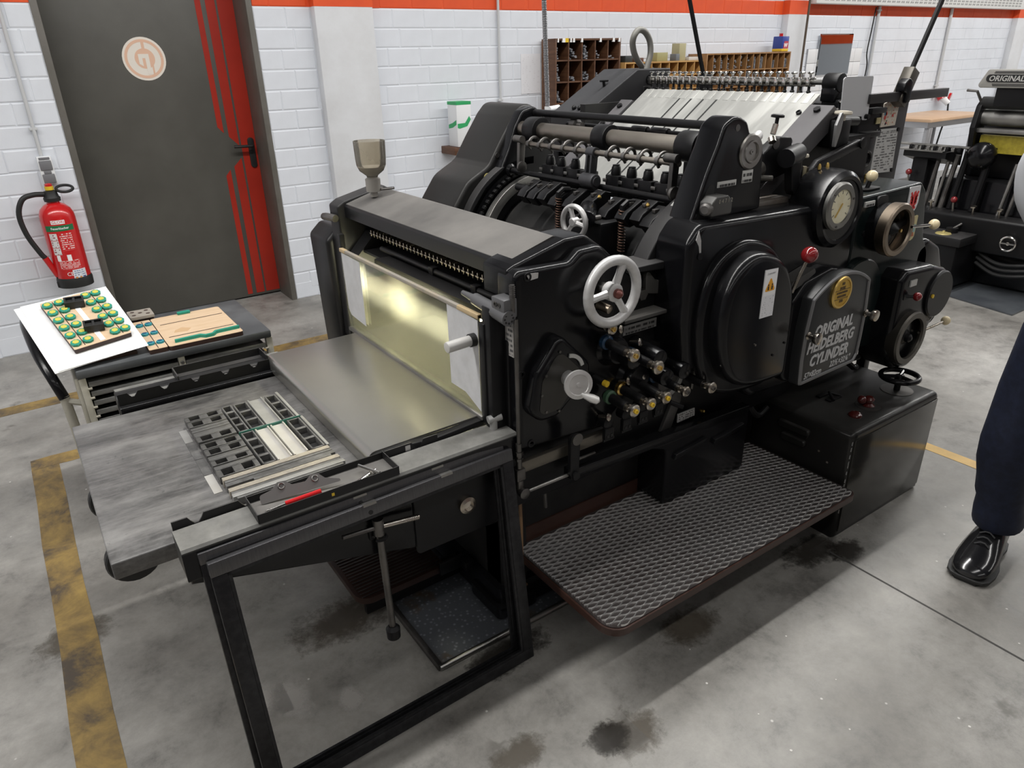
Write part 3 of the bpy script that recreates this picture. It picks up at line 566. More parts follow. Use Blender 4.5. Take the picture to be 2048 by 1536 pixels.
# ---- inking unit guard of yellowed acrylic
ACR = mat_glass('yellowed_acrylic', (.91, .91, .85), .22, (.72, .72, .62), .08)
g = p(M().box(.953, .958, 1.552, 2.508, .762, 1.062), 'guard_pane', ACR); p(M().box(.949, .962, 1.55, 2.51, 1.058, 1.070, .002), 'top_strip', mat('aged_strip', (.33, .30, .26), .5, 0, (.40, .34, .25), 12), g)
for y0, y1 in ((1.55, 1.66), (2.46, 2.51)): p(M().box(.948, .963, y0, y1, 1.0575, 1.0708, .002), 'wooden_tip', mat('tip_wood', (.50, .38, .22), .6), g)
p(M().prism([(1.556, 1.052), (1.722, 1.06), (1.722, .808), (1.64, .808), (1.556, .775)], .9515, .953, 'x'), 'masking_sheet', PAPER, g); p(M().prism([(2.338, 1.05), (2.50, 1.055), (2.49, .84), (2.47, .82), (2.34, .81)], .9515, .953, 'x'), 'masking_sheet', PAPER, g)
p(M().box(.950, .972, 1.525, 1.553, .745, 1.05, .004), 'guard_post', BLKS)
p(M().box(.955, .975, 2.505, 2.53, .70, 1.12, .004), 'guard_post', BLKS)
o = p(M().cyl((.94, 1.575, .992), (.86, 1.572, .990), .0155, n=18, bev=.003), 'guard_handle', mat('grey_handle', (.55, .54, .52), .4)); p(M().cyl((.955, 1.575, .992), (.935, 1.575, .992), .019, n=18), 'handle_socket', RUBBER, o)
# ---- inking unit: cover plate, far cheek, keys, lamp
icp = p(M().prism(fillet([(1.034, 1.197), (1.036, 1.207), (1.19, 1.252), (1.205, 1.248), (1.205, 1.238), (1.045, 1.193)], [0, .004, .01, 0, 0, 0], 4), 1.53, 2.63, 'y'), 'ink_cover_plate', PLATE); p(M().prism(fillet([(1.028, 1.158), (1.028, 1.198), (1.0345, 1.2065), (1.042, 1.195), (1.040, 1.158)], [0, .008, 0, 0, 0], 4), 1.532, 2.628, 'y'), 'shaded_plate_lip', BLKS, icp)  # lip coloured black to stand for its shade; the plate is grey
p(M().prism(fillet([(1.0, .66), (1.0, 1.20), (1.03, 1.218), (1.20, 1.258), (1.36, 1.16), (1.36, .66)], .012, 3), 2.61, 2.69, 'y', .008), 'ink_cheek', BLKD)
p(M().prism(fillet([(.985, .56), (.97, 1.06), (1.02, 1.105), (1.30, 1.105), (1.36, 1.02), (1.36, .56)], .03, 4), 2.69, 2.89, 'y', .02, back=True), 'gear_cover', BLKS)
p(M().tube(smooth([(.985, 2.60, 1.16), (.975, 2.66, 1.16), (.985, 2.72, 1.15)], 4), .014, 10), 'cheek_stud', STEELD)
p(M().box(1.19, 1.22, 1.53, 2.61, .70, 1.24), 'ink_back_wall', DARK); p(M().box(1.0, 1.2, 1.53, 2.61, .70, .735), 'ink_tray', STEELD)
p(M().prism([(1.0, .740), (1.19, .93), (1.19, .735), (1.0, .735)], 1.55, 2.57, 'y'), 'added_reflector', mat('reflector_cream', (.62, .60, .44), .5))  # sloped cream panel added so lamp light glows evenly behind the pane
p(M().box(.995, 1.058, 1.58, 2.31, 1.03, 1.064, .006), 'lamp_housing', BLKS); p(M().box(1.05, 1.19, 1.54, 2.60, 1.036, 1.044), 'added_light_stop', BLKS)  # shelf plate added to stop lamp light rising above the housing
p(M().cyl((1.062, 1.56, 1.075), (1.062, 2.38, 1.075), .009, n=12), 'cross_rod', BLKS)
for y in (1.72, 1.98): p(M().box(1.05, 1.075, y, y + .03, 1.06, 1.09, .003), 'rod_clip', BLKS)
for y, z in ((2.50, 1.175), (1.555, 1.165)): p(M().cyl((1.07, y, z), (1.03, y, z - .006), .009, n=10), 'cover_stud', NICKEL)
p(M().prism([(1.02, .74), (1.02, 1.02), (1.05, 1.05), (1.10, 1.10), (1.18, 1.10), (1.18, .74)], 2.52, 2.60, 'y'), 'roller_cheek', BLKS)
p(M().box(1.10, 1.17, 1.56, 2.50, 1.085, 1.112, .004), 'key_bar', BLKS)
k0 = None
for i in range(34):
    y = 1.60 + i * .0265
    if k0 is None:
        m = M(); m.cyl((1.10, y, 1.122), (1.074, y, 1.114), .0055, n=8); m.box(1.064, 1.076, y - .010, y + .010, 1.110, 1.117, .002); m.box(1.066, 1.074, y - .003, y + .003, 1.103, 1.126, .0015); k0 = p(m, 'ink_key', NICKEL)
        p(M().cyl((1.17, 1.60, 1.135), (1.10, 1.60, 1.128), .005, n=8), 'key_screw', NICKEL, k0); ks = k0.children[0]
    else:
        c = dup(k0, (0, i * .0265, 0)); s_ = ks.copy(); COL.objects.link(s_); s_.parent = c
lamp('work_lamp', (1.06, 1.98, 1.030), .05, .78, 44.0, (1.0, .95, .72), (0, .12, 0))
for bx_, y in ((1.04, 2.05), (1.04, 1.985)):
    bl = bpy.data.lights.new('lamp_bulb', 'POINT'); bl.energy = 4.0; bl.color = (1, .94, .66); bl.shadow_soft_size = .02; bo_ = bpy.data.objects.new('lamp_bulb', bl); COL.objects.link(bo_); bo_.location = (bx_, y, .985 if y > 2 else 1.004)
# ---- powder jar
JAR = mat_glass('smoked_jar', (.90, .87, .80), .30, (.76, .71, .62), .1)
j = p(M().lathe((1.12, 2.53, 1.30), (0, 0, 1), [(.018, .0), (.022, .012), (.045, .03), (.054, .05), (.056, .075), (.058, .135), (.056, .135), (.053, .075), (.051, .052), (.043, .034), (.018, .014)], 28), 'powder_jar', JAR)
p(M().lathe((1.12, 2.53, 1.235), (0, 0, 1), [(.014, 0), (.014, .018), (.027, .02), (.028, .065), (.02, .07), (.02, .074)], 20), 'jar_fitting', mat('jar_fitting_grey', (.38, .36, .33), .45, .5), j); p(M().cyl((1.14, 2.51, 1.262), (1.175, 2.47, 1.268), .005, n=8), 'jar_valve', STEELD, j); p(M().lathe((1.12, 2.53, 1.312), (0, 0, 1), [(.02, .0), (.044, .021), (.049, .032)], 24), 'powder', mat('powder_grey', (.5, .48, .44), .9), j)
# ---- near cheek of the inking unit
ck = fillet([(1.008, .672), (1.004, 1.20), (1.19, 1.195), (1.225, 1.222), (1.30, 1.225), (1.36, 1.17), (1.385, 1.12), (1.36, .96), (1.40, .84), (1.42, .72), (1.33, .645)], [.015, .025, .03, .03, .05, .05, .03, .05, .04, .03, .02], 6)
ch = p(M().prism(ck, 1.45, 1.54, 'y', .016, 4, back=True), 'ink_cheek', BLK)
for x, z in ((1.045, 1.18), (1.02, .91), (1.05, .685), (1.31, .67), (1.345, .665)): p(M().lathe((x, 1.452, z), (0, -1, 0), [(.012, 0), (.012, .004), (.007, .005), (.006, .002)], 14), 'cap_screw', BLKS, ch)
p(M().prism([(1.04, 1.19), (1.08, 1.186), (1.078, 1.172), (1.05, 1.17)], 1.4492, 1.4502, 'y'), 'paint_chip', ALU, ch)
p(M().box(1.004, 1.010, 1.462, 1.50, .96, 1.06), 'maker_plate', mat_print('maker_plate_print', (.42, .40, .38), (.10, .10, .10), 7, 5, (1, 2)), ch)
fc = fillet([(1.022, .80), (1.045, .915), (1.115, 1.002), (1.14, 1.002), (1.235, .905), (1.24, .86), (1.12, .765), (1.06, .765)], [.04, .06, .03, .03, .04, .04, .04, .04], 6)
f1 = p(M().prism(fc, 1.412, 1.452, 'y', .014, 4), 'fountain_cover', BLK)
p(M().prism(fillet([(1.052, .80), (1.062, .89), (1.12, .97), (1.205, .885), (1.125, .79), (1.07, .788)], .025, 4), 1.4105, 1.414, 'y'), 'fountain_plate', mat('dark_plate', (.05, .048, .044), .3, .6), f1)
for x, z in ((1.122, .965), (1.075, .905), (1.06, .85), (1.075, .795), (1.12, .785), (1.165, .825)): p(M().cyl((x, 1.412, z), (x, 1.408, z), .004, n=8), 'rivet', STEELD, f1)
p(M().prism(arcband(1.15, .893, .047, .058, .25, 1.5, 10), 1.406, 1.4105, 'y'), 'dial_strip', LABEL, f1)
cr = p(M().lathe((1.15, 1.412, .880), (-.28, -1, .14), [(.022, 0), (.022, .045), (.014, .05), (.014, .068), (.038, .069), (.041, .073), (.041, .080), (.030, .082), (.028, .079), (.006, .079), (.006, .083)], 30), 'fountain_crank', ALU); p(M().lathe((1.135, 1.335, .862), (.75, -.45, -.42), [(.006, 0), (.009, .015), (.0125, .035), (.011, .052), (.004, .058)], 14), 'crank_handle', mat('pale_handle', (.75, .74, .72), .35, .3), cr)
o = p(M().cyl((1.283, 1.45, .83), (1.287, 1.41, .826), .011, n=14), 'oil_nipple', BLKS); p(M().cyl((1.287, 1.41, .826), (1.289, 1.396, .825), .0095, n=14), 'yellow_tip', YEL, o)
for x, z, r in ((1.345, .908, .042), (1.432, .795, .047)): p(M().lathe((x, 1.47, z), (0, -1, 0), [(r * 1.35, 0), (r * 1.3, .02), (r * 1.08, .03), (r, .035), (r * .98, .052), (r * .86, .06)], 32), 'bearing_cap', BLK)
# white handwheel
def handwheel(c, ax, Rr, r, hubr, mt, name, spokes=3, a0=.5, hubl=.03, dish=0, sr=None):
    c = Vector(c); a, b, d = frame_of(ax); m = M(); m.torus(c, ax, Rr - r, r, 40, 12); m.lathe(c - d * hubl * .6, ax, [(hubr, 0), (hubr, hubl), (hubr * .7, hubl * 1.15)], 20)
    for k in range(spokes):
        t = a0 + 2 * PI * k / spokes; e = a * math.cos(t) + b * math.sin(t); m.tube([c - d * dish + e * hubr * .5, c + e * (Rr - r) * .6, c + e * (Rr - r)], [sr or r * .95, (sr or r * .95) * .8, sr or r], 8)
    return p(m, name, mt)
hw = handwheel((1.292, 1.392, 1.106), (0, -1, 0), .103, .0145, .026, mat('white_metal_paint', (.66, .655, .65), .4, .35, (.55, .54, .53), 25), 'ink_handwheel', 3, 2.0, .03, 0, .013); p(M().lathe((1.292, 1.385, 1.106), (0, -1, 0), [(.014, 0), (.014, .02), (.009, .026), (.003, .03)], 14), 'wheel_nut', mat('redbrown_nut', (.18, .06, .05), .3, .4), hw); p(M().cyl((1.292, 1.45, 1.106), (1.292, 1.39, 1.106), .018, n=16), 'wheel_shaft', STEELD, hw)
p(M().cyl((1.29, 1.45, 1.055), (1.30, 1.41, 1.048), .013, n=14), 'adjusting_stud', BRONZE)
# clamp and spindle on the front corner
m = M(); m.box(.962, 1.004, 1.44, 1.50, 1.082, 1.135, .004); m.cyl((.975, 1.60, 1.098), (.975, 1.437, 1.085), .017, .021, 20); m.cyl((.972, 1.66, 1.102), (.974, 1.59, 1.098), .007, .012, 12); cl = p(m, 'guard_clamp', mat('grey_casting', (.13, .13, .135), .5, .4))
for k in range(8): t = k * PI / 4; p(M().cyl((.975 + .013 * math.cos(t), 1.4362, 1.085 + .013 * math.sin(t)), (.975 + .013 * math.cos(t), 1.440, 1.085 + .013 * math.sin(t)), .003, n=6), 'serration', BLACKINK, cl)
for y in (1.478, 1.462): p(M().lathe((.962, y, 1.118), (-1, 0, 0), [(.007, 0), (.007, .003), (.004, .003), (.004, .001)], 12), 'socket_screw', STEELD, cl)
m = M(); m.cyl((.99, 1.442, 1.10), (.99, 1.442, 1.172), .007, n=10); p(m, 'threaded_pin', STEELD); p(M().coil((.99, 1.442, 1.135), (.99, 1.442, 1.17), .0075, .0012, 7), 'thread', STEELD)
p(M().box(.955, 1.004, 1.50, 1.54, .66, 1.10, .004), 'corner_post', BLKS); p(M().cyl((.996, 1.436, .70), (.996, 1.436, 1.08), .006, n=10), 'spindle_rod', STEELD)
m = M(); m.cyl((.996, 1.436, .63), (.996, 1.436, .71), .009, n=12); m.cyl((.996, 1.436, .672), (.996, 1.436, .684), .013, n=6); m.cyl((.996, 1.436, .655), (.996, 1.436, .663), .012, n=6); m.box(.982, 1.012, 1.425, 1.455, .59, .628, .003); m.cyl((.996, 1.436, .55), (.996, 1.436, .59), .012, n=12); p(m, 'spindle_foot', STEELD)
m = M(); m.cyl((.945, 1.512, .768), (.985, 1.505, .772), .012, n=14); m.cyl((.962, 1.509, .768), (.962, 1.509, .738), .0115, n=14); p(m, 'hose_elbow', mat('elbow_grey', (.42, .42, .41), .45, .3)); p(M().tube(smooth([(.99, 1.53, .82), (.97, 1.56, .81), (.985, 1.60, .80), (1.0, 1.62, .82)], 5), .004, 8), 'yellow_pipe', YEL)
# ---- side frame behind the cheek and housing
sf = p(M().prism([(1.0, .46), (1.0, 1.0), (1.30, 1.12), (1.42, 1.125), (1.45, 1.10), (1.53, 1.085), (1.60, 1.10), (1.65, 1.15), (1.69, 1.26), (2.86, 1.21), (2.92, .62), (2.3, .46)], 1.485, 1.56, 'y', .005), 'side_frame', BLKS)
GRYP = mat('dull_grey_plate', (.075, .072, .068), .45, .3, (.10, .097, .092), 6)
p(M().prism(fillet([(1.50, 1.12), (1.545, 1.07), (1.60, 1.09), (1.645, 1.15), (1.69, 1.27), (1.70, .62), (1.66, .52), (1.60, .50), (1.655, .62), (1.655, .92), (1.60, 1.02), (1.50, 1.04)], .008, 2), 1.472, 1.487, 'y', .003), 'frame_plate', GRYP)
p(M().box(1.38, 1.555, 1.43, 1.49, .978, .990, .003), 'frame_ledge', PLATE)
p(M().box(1.405, 1.545, 1.462, 1.468, .928, .958, .001), 'warning_plate', mat_print('warning_plate_print', (.30, .30, .29), (.03, .03, .03), 2, 26, fill=.66))
p(M().cyl((1.475, 1.50, 1.045), (1.475, 1.455, 1.045), .018, n=6), 'hex_bolt', STEELD); p(M().cyl((1.56, 1.50, .86), (1.56, 1.46, .86), .016, n=6), 'hex_bolt', STEELD); p(M().lathe((1.475, 1.49, .875), (0, -1, 0), [(.032, 0), (.03, .03), (.02, .036)], 12), 'knurled_cap', BLKS)
p(M().prism(fillet([(1.42, 1.135), (1.56, 1.135), (1.60, 1.105), (1.56, 1.11), (1.42, 1.12)], .005, 3), 1.455, 1.56, 'y', .004), 'frame_shelf', BLKD); p(M().prism(fillet([(1.006, 1.12), (1.006, 1.196), (1.03, 1.206), (1.20, 1.25), (1.27, 1.252), (1.33, 1.21), (1.37, 1.13)], [0, .01, .01, .02, .04, .04, .01], 5), 1.485, 1.60, 'y', .012, 3), 'cheek_crown', BLK)
# ---- gripper and roller knobs
def rknob(x, z, y, sy, r=.0195, stem=.012, yel=True, coll=True):
    o = p(M().lathe((x, y, z), (0, 1, 0), [(r * .8, 0), (r, .003), (r, .012), (r * .85, .015), (stem * .62, .017), (stem * .62, .026), (stem, .028), (stem, .04), (stem * .8, .042)], 22), 'roller_knob', NICKEL)
    p(M().cyl((x, y + .04, z), (x, sy, z + .004), stem * 1.15, stem * 1.3, 16), 'roller_spindle', BLKS, o)
    p(M().lathe((x, y, z), (0, -1, 0), [(.0075, 0), (.0075, .005), (.003, .0055), (.003, .003)], 6), 'hex_centre', BRASS if yel == 2 else (YEL if yel else STEELD), o)
    if coll: p(M().lathe((x, sy - .01, z + .004), (0, -1, 0), [(stem * 1.75, 0), (stem * 1.8, .014), (stem * 1.4, .018)], 18), 'spindle_collar', coll if coll is not True else BLKS, o)
BLU = mat('blue_collar', (.012, .04, .085), .4); GRC = mat('green_collar', (.05, .11, .06), .4)
rknob(1.302, .942, 1.30, 1.44, yel=2, coll=BLU); rknob(1.40, .88, 1.30, 1.44, .021, yel=2, coll=BLU); rknob(1.314, .767, 1.30, 1.43, coll=GRC); rknob(1.379, .769, 1.30, 1.45, coll=BRASS); rknob(1.443, .771, 1.30, 1.45); rknob(1.527, .767, 1.30, 1.46, .017, yel=0, coll=BLU); rknob(1.646, .746, 1.30, 1.47, .0195, yel=0, coll=None); rknob(1.307, .990, 1.40, 1.46, .018, yel=2, coll=None); rknob(1.925, .660, 1.40, 1.48, .02, yel=0, coll=None)
for x, z, y in ((1.36, .885, 1.41), (1.43, .915, 1.42), (1.39, .80, 1.42), (1.455, .80, 1.42), (1.52, .815, 1.41), (1.35, .975, 1.42), (1.315, .70, 1.42)): p(M().lathe((x, y, z), (.25, -1, .25), [(.007, -.03), (.007, 0), (.012, .002), (.013, .007), (.008, .010)], 14), 'thumb_screw', NICKEL)
for x, z in ((1.36, .892), (1.465, .872), (1.58, .80), (1.50, .80)): p(M().cyl((x + .01, 1.49, z + .01), (x, 1.36, z), .027, n=20, bev=.004), 'spindle_sleeve', BLK)
b0 = None
for x, z in ((1.318, .655), (1.392, .662), (1.462, .668), (1.53, .674)):
    m = M(); m.lathe((x, 1.445, z + .025), (0, -1, 0), [(.02, 0), (.02, .03), (.012, .034)], 14); m.box(x - .018, x + .018, 1.41, 1.425, z - .03, z + .01, .003); m.box(x - .021, x + .021, 1.412, 1.418, z - .034, z - .026); bk = p(m, 'buckle', BLKS)
    p(M().box(x - .011, x - .003, 1.4085, 1.4105, z - .022, z - .012), 'buckle_slot', BLACKINK, bk); p(M().box(x + .004, x + .012, 1.4085, 1.4105, z - .022, z - .012), 'buckle_slot', BLACKINK, bk)
ql = p(M().prism(fillet([(1.55, .80), (1.60, .80), (1.64, .74), (1.645, .69), (1.60, .65), (1.55, .655)], .01, 3), 1.44, 1.47, 'y', .004), 'quadrant_bracket', GRYP); p(M().prism(arcband(1.58, .76, .062, .08, -1.7, -.1, 14), 1.432, 1.442, 'y'), 'quadrant_scale', mat('scale_silver', (.34, .34, .33), .4, .5), ql); p(M().cyl((1.60, 1.43, .66), (1.63, 1.40, .645), .008, n=10), 'quadrant_peg', BLKS, ql); p(M().cyl((1.60, 1.44, .83), (1.63, 1.42, .90), .003, n=6), 'pointer', NICKEL, ql); p(M().box(1.545, 1.565, 1.43, 1.47, .77, .83, .003), 'quadrant_block', BLKS, ql)
lp = p(M().prism([(1.68, .545), (1.765, .547), (1.762, .578), (1.68, .578)], 1.462, 1.466, 'y'), 'rating_plate', mat_print('rating_print', (.42, .42, .41), (.06, .06, .06), 4, 14, fill=.6))
p(M().tube([(1.66, 1.44, .70), (1.70, 1.435, .68), (1.715, 1.43, .82)], .008, 8), 'short_lever', STEELD); p(M().lathe((1.79, 1.46, .56), (0, -1, .2), [(.006, 0), (.008, .008), (.004, .018)], 8), 'oil_nipple', BRASS)
# lower bars and linkage
p(M().box(1.0, 1.36, 1.435, 1.452, .607, .643, .002), 'guide_bar', mat('oiled_bar', (.17, .155, .13), .35, .8))
lk = p(M().prism(fillet([(1.158, .545), (1.158, .69), (1.196, .69), (1.19, .545)], .016, 4), 1.40, 1.415, 'y', .003), 'link_arm', BLKS); p(M().lathe((1.177, 1.40, .68), (0, -1, 0), [(.019, 0), (.019, .008), (.007, .009)], 20), 'link_pin', STEELD, lk); p(M().lathe((1.175, 1.40, .555), (0, -1, 0), [(.013, 0), (.013, .008)], 14), 'link_pin', BLKS, lk)
p(M().cyl((1.0, 1.42, .552), (1.175, 1.42, .552), .006, n=10), 'connecting_rod', STEEL); p(M().lathe((1.0, 1.43, .552), (0, -1, 0), [(.017, 0), (.017, .018), (.01, .022)], 16), 'rod_end', STEELD)
p(M().prism([(1.18, .525), (1.18, .555), (2.02, .525), (2.02, .49)], 1.425, 1.46, 'y', .004), 'foot_rail', BLK); p(M().cyl((1.19, 1.41, .60), (1.26, 1.41, .60), .004, n=8), 'stay_rod', STEELD)
bn = p(M().prism(fillet([(1.50, .515), (1.55, .53), (2.03, .50), (2.03, .255), (1.60, .255), (1.60, .48)], [.01, .01, .02, .02, .02, .03], 4), 1.43, 1.56, 'y', .012), 'pump_housing', BLK)
for x0, x1, z in ((1.63, 1.78, .452), (1.83, 1.98, .445)): p(M().prism(fillet([(x0, z - .02), (x1, z - .005), (x1 + .02, z + .018), (x0 + .01, z)], .004, 3), 1.418, 1.432, 'y', .004), 'housing_ridge', BLK, bn)
p(M().tube(smooth([(1.06, 1.53, .50), (1.05, 1.51, .35), (1.05, 1.51, .15), (1.08, 1.53, .10)], 6), .006, 8), 'oil_pipe', mat('tan_pipe', (.24, .14, .07), .5)); p(M().tube(smooth([(1.14, 1.50, .60), (1.135, 1.50, .50), (1.14, 1.50, .40)], 4), .006, 8), 'grey_pipe', STEELD)
# ---- impression cylinder
CX, CZ = 1.85, .95
cy = p(M().lathe((CX, 1.60, CZ), (0, 1, 0), [(.18, 0), (.22, .0), (.22, .88), (.18, .88)], 48), 'impression_cylinder', DARK)
p(M().prism(arcband(CX, CZ, .265, .302, 1.5, 3.3, 30), 2.468, 2.50, 'y', .002), 'bearer_ring', STEEL, cy); p(M().prism(arcband(CX, CZ, .20, .29, 1.5, 3.3, 30), 2.485, 2.51, 'y'), 'cylinder_flange', BLK, cy)
p(M().prism(arcband(CX, CZ, .335, .372, 1.55, 3.2, 30), 2.515, 2.56, 'y', .004), 'arch_rim', BLKD)
g0 = None
for k in range(16):
    a = 1.75 + k * .085; x, z = CX + .318 * math.cos(a), CZ + .318 * math.sin(a); o = p(M().box(-.006, .006, 2.50, 2.525, -.008, .008, .002, 1, Matrix.Translation((x, 0, z)) @ Matrix.Rotation(-a, 4, 'Y')), 'gear_tooth', BLKS, cy)
p(M().prism(arcband(CX, CZ, .325, .375, 1.95, 2.82, 20), 1.495, 1.56, 'y', .006, back=True), 'arch_rim', BLKD); p(M().prism(arcband(CX, CZ, .312, .326, 1.95, 2.9, 20), 1.50, 1.58, 'y'), 'arch_track', mat('track_black', (.012, .012, .012), .25))
p(M().prism([(1.625, 1.245), (1.672, 1.283), (1.68, 1.272), (1.633, 1.232)], 1.50, 1.545, 'y'), 'scale_plate', LABEL)
p(M().box(1.20, 1.70, 1.56, 2.50, .70, 1.02), 'cylinder_well', DARK); p(M().prism([(1.20, 1.02), (1.20, 1.10), (1.34, 1.05), (1.62, 1.03), (1.62, 1.0)], 1.56, 2.50, 'y'), 'well_deck', mat('oily_deck', (.012, .012, .012), .3, 0, (.03, .028, .024), 12))
# far arch hood
hd_ = fillet([(1.43, .85), (1.44, 1.05), (1.485, 1.145), (1.555, 1.238), (1.645, 1.285), (1.665, 1.30), (1.722, 1.385), (1.79, 1.478), (1.83, 1.518), (1.885, 1.522), (1.93, 1.47), (1.97, 1.36), (2.0, .85)], [0, .1, .1, .1, .03, .03, .2, .1, .05, .05, .06, .1, 0], 4)
fh = p(M().prism(hd_, 2.565, 2.86, 'y', .018, 4, back=True), 'gear_hood', enamel('hood_satin', (.014, .0135, .013), .36, .22, (.10, .096, .09), 3))
p(M().prism(fillet([(1.50, .9), (1.52, 1.12), (1.60, 1.22), (1.69, 1.285), (1.73, 1.36), (1.76, 1.44), (1.80, 1.50), (1.86, 1.515), (1.91, 1.48), (1.96, 1.36), (2.0, .9)], .03, 4), 2.515, 2.57, 'y', .01), 'cylinder_frame', BLK)
p(M().torus((1.65, 2.563, 1.245), (0, 1, 0), .016, .003, 20, 8), 'brass_ring', mat('dull_brass', (.42, .36, .14), .4, .8), fh)
for x, z in ((1.70, 1.33), (1.735, 1.30), (1.575, 1.14)): p(M().lathe((x, 2.565, z), (0, -1, 0), [(.010, 0), (.010, .006), (.005, .006)], 12), 'cap_screw', STEELD, fh)
# shafts
p(M().cyl((1.863, 1.50, 1.489), (1.863, 2.57, 1.489), .0135, n=18), 'tie_rod', BLKS); o = p(M().cyl((1.734, 1.50, 1.272), (1.734, 2.53, 1.272), .0105, n=16), 'guard_rod', BLKS); p(M().lathe((1.734, 2.53, 1.272), (0, -1, 0), [(.026, 0), (.026, .02), (.017, .03)], 18), 'rod_boss', BLK, o)
sh = p(M().cyl((1.80, 1.56, 1.430), (1.80, 2.52, 1.430), .030, n=32), 'feed_shaft', BROWNST)
for y0, y1, r in ((2.385, 2.46, .05), (1.975, 2.045, .045), (1.56, 1.64, .048)): p(M().cyl((1.80, y0, 1.430), (1.80, y1, 1.430), r, n=30, bev=.004), 'shaft_collar', BLKS, sh)
p(M().box(1.84, 1.87, 1.56, 1.668, 1.2, 1.42), 'added_dark_plate', BLKS)  # dark plate added to block sight of the bright feed board
p(M().cyl((1.80, 1.60, 1.43), (1.80, 1.645, 1.43), .040, n=24), 'shaft_flange', STEELD, sh)
p(M().cyl((1.90, 1.60, 1.452), (1.90, 2.35, 1.452), .008, n=12), 'stop_rod', BLKS)
for y in (1.80, 1.90): p(M().cyl((1.90, y, 1.452), (1.90, y + .075, 1.452), .015, n=16, bev=.003), 'stop_sleeve', BLKS)
p(M().lathe((1.87, 2.28, 1.455), (0, -1, 0), [(.022, 0), (.022, .03), (.012, .035), (.012, .06)], 16), 'lock_knob', STEELD)
gb_ = p(M().cyl((1.72, 1.575, 1.388), (1.72, 2.38, 1.388), .0095, n=16), 'gripper_bar', BROWNST)
r0 = None
for y in (2.36, 2.29, 2.22, 2.145, 2.07, 1.90, 1.82, 1.745, 1.665):
    if r0 is None:
        m = M(); m.torus((1.742, y, 1.386), (0, 1, 0), .026, .0055, 20, 8, -.6, 3.9); m.cyl((1.72, y - .008, 1.388), (1.72, y + .008, 1.388), .0145, n=14); r0 = p(m, 'gripper_hook', STEELD, gb_); y_0 = y
    else: dup(r0, (0, y - y_0, 0))
for y in (2.40, 1.585):
    m = M(); m.prism(fillet([(1.69, 1.29), (1.715, 1.29), (1.725, 1.41), (1.695, 1.41)], .008, 3), y - .008, y + .008, 'y', .002); m.cyl((1.70, y - .02, 1.405), (1.70, y + .03, 1.405), .014, n=14); m.lathe((1.70, y - .008, 1.30), (0, -1, 0), [(.022, 0), (.022, .01), (.01, .012)], 18); p(m, 'bar_bracket', STEELD)
m = M()
for dy in (-.012, .012): m.prism(fillet([(1.695, 1.29), (1.725, 1.29), (1.735, 1.40), (1.705, 1.40)], .01, 3), 1.985 + dy - .004, 1.985 + dy + .004, 'y', .001)
m.cyl((1.72, 1.965, 1.388), (1.72, 2.005, 1.388), .018, n=18); m.cyl((1.70, 1.94, 1.295), (1.70, 2.01, 1.295), .025, n=22, bev=.004); m.lathe((1.70, 1.94, 1.295), (0, -1, 0), [(.016, 0), (.016, .006), (.007, .006)], 16); p(m, 'lever_bracket', mat('grey_bracket', (.06, .06, .065), .4, .3))
# row of pawl blocks under the shaft
pb = None
for i, y in enumerate((2.31, 2.24, 2.155, 2.075, 1.93, 1.85, 1.77, 1.69, 1.62)):
    if pb is None:
        m = M(); m.box(1.765, 1.80, y - .034, y + .034, 1.235, 1.31, .003); pb = p(m, 'pawl_block', BLKS); py0 = y
        q1 = p(M().lathe((1.785, y, 1.308), (0, 0, 1), [(.017, 0), (.019, .008), (.016, .03), (.013, .034), (.013, .038)], 14), 'pawl_cap', BLKS, pb); q2 = p(M().box(1.761, 1.767, y + .024, y + .044, 1.285, 1.297, .001), 'pawl_clip', STEEL, pb); q3 = p(M().lathe((1.765, y + .034, 1.26), (-1, 0, 0), [(.014, 0), (.012, .004)], 12), 'pawl_pin', BLK, pb)
    else:
        c = dup(pb, (0, y - py0, 0))
        for q_ in (q1, q2, q3): d_ = q_.copy(); COL.objects.link(d_); d_.parent = c
fb = None
for i, y in enumerate((2.26, 2.20, 2.135, 2.07, 1.985, 1.89, 1.80, 1.71, 1.64, 1.595)):
    if fb is None: fb = p(M().prism([(1.60, 1.215), (1.615, 1.235), (1.68, 1.268), (1.71, 1.26), (1.70, 1.20), (1.63, 1.185)], y - .024, y + .024, 'y', .004, back=True), 'gripper_finger', BLKS); fy = y; f2 = p(M().box(1.64, 1.66, y - .006, y + .008, 1.25, 1.262, .001), 'finger_screw', STEELD, fb)
    else:
        c = dup(fb, (0, y - fy, (i % 3 - 1) * .006)); d_ = f2.copy(); COL.objects.link(d_); d_.parent = c
p(M().cyl((1.70, 1.57, 1.22), (1.70, 2.42, 1.22), .014, n=14), 'gripper_shaft', BLKS)
for y, z in ((1.85, 1.257), (1.62, 1.262)): p(M().lathe((1.64, y, z), (-.3, 0, 1), [(.006, 0), (.007, .006), (.003, .012)], 8), 'oil_nipple', BRASS)
for y, zt in ((2.05, 1.235), (1.715, 1.24)): s1 = p(M().coil((1.62, y, 1.10), (1.62, y, zt), .011, .0024, 15, 10), 'spring', mat('rusty_spring', (.12, .07, .05), .45, .7)); p(M().cyl((1.62, y, 1.06), (1.62, y, 1.25), .005, n=8), 'spring_rod', DARK, s1); p(M().tube([(1.62, y, 1.235), (1.62, y, 1.25), (1.64, y, 1.262), (1.67, y, 1.258)], .010, 8), 'spring_cap', BLKS, s1); p(M().box(1.59, 1.65, y - .03, y + .03, 1.055, 1.085, .004), 'spring_seat', BLKS, s1)
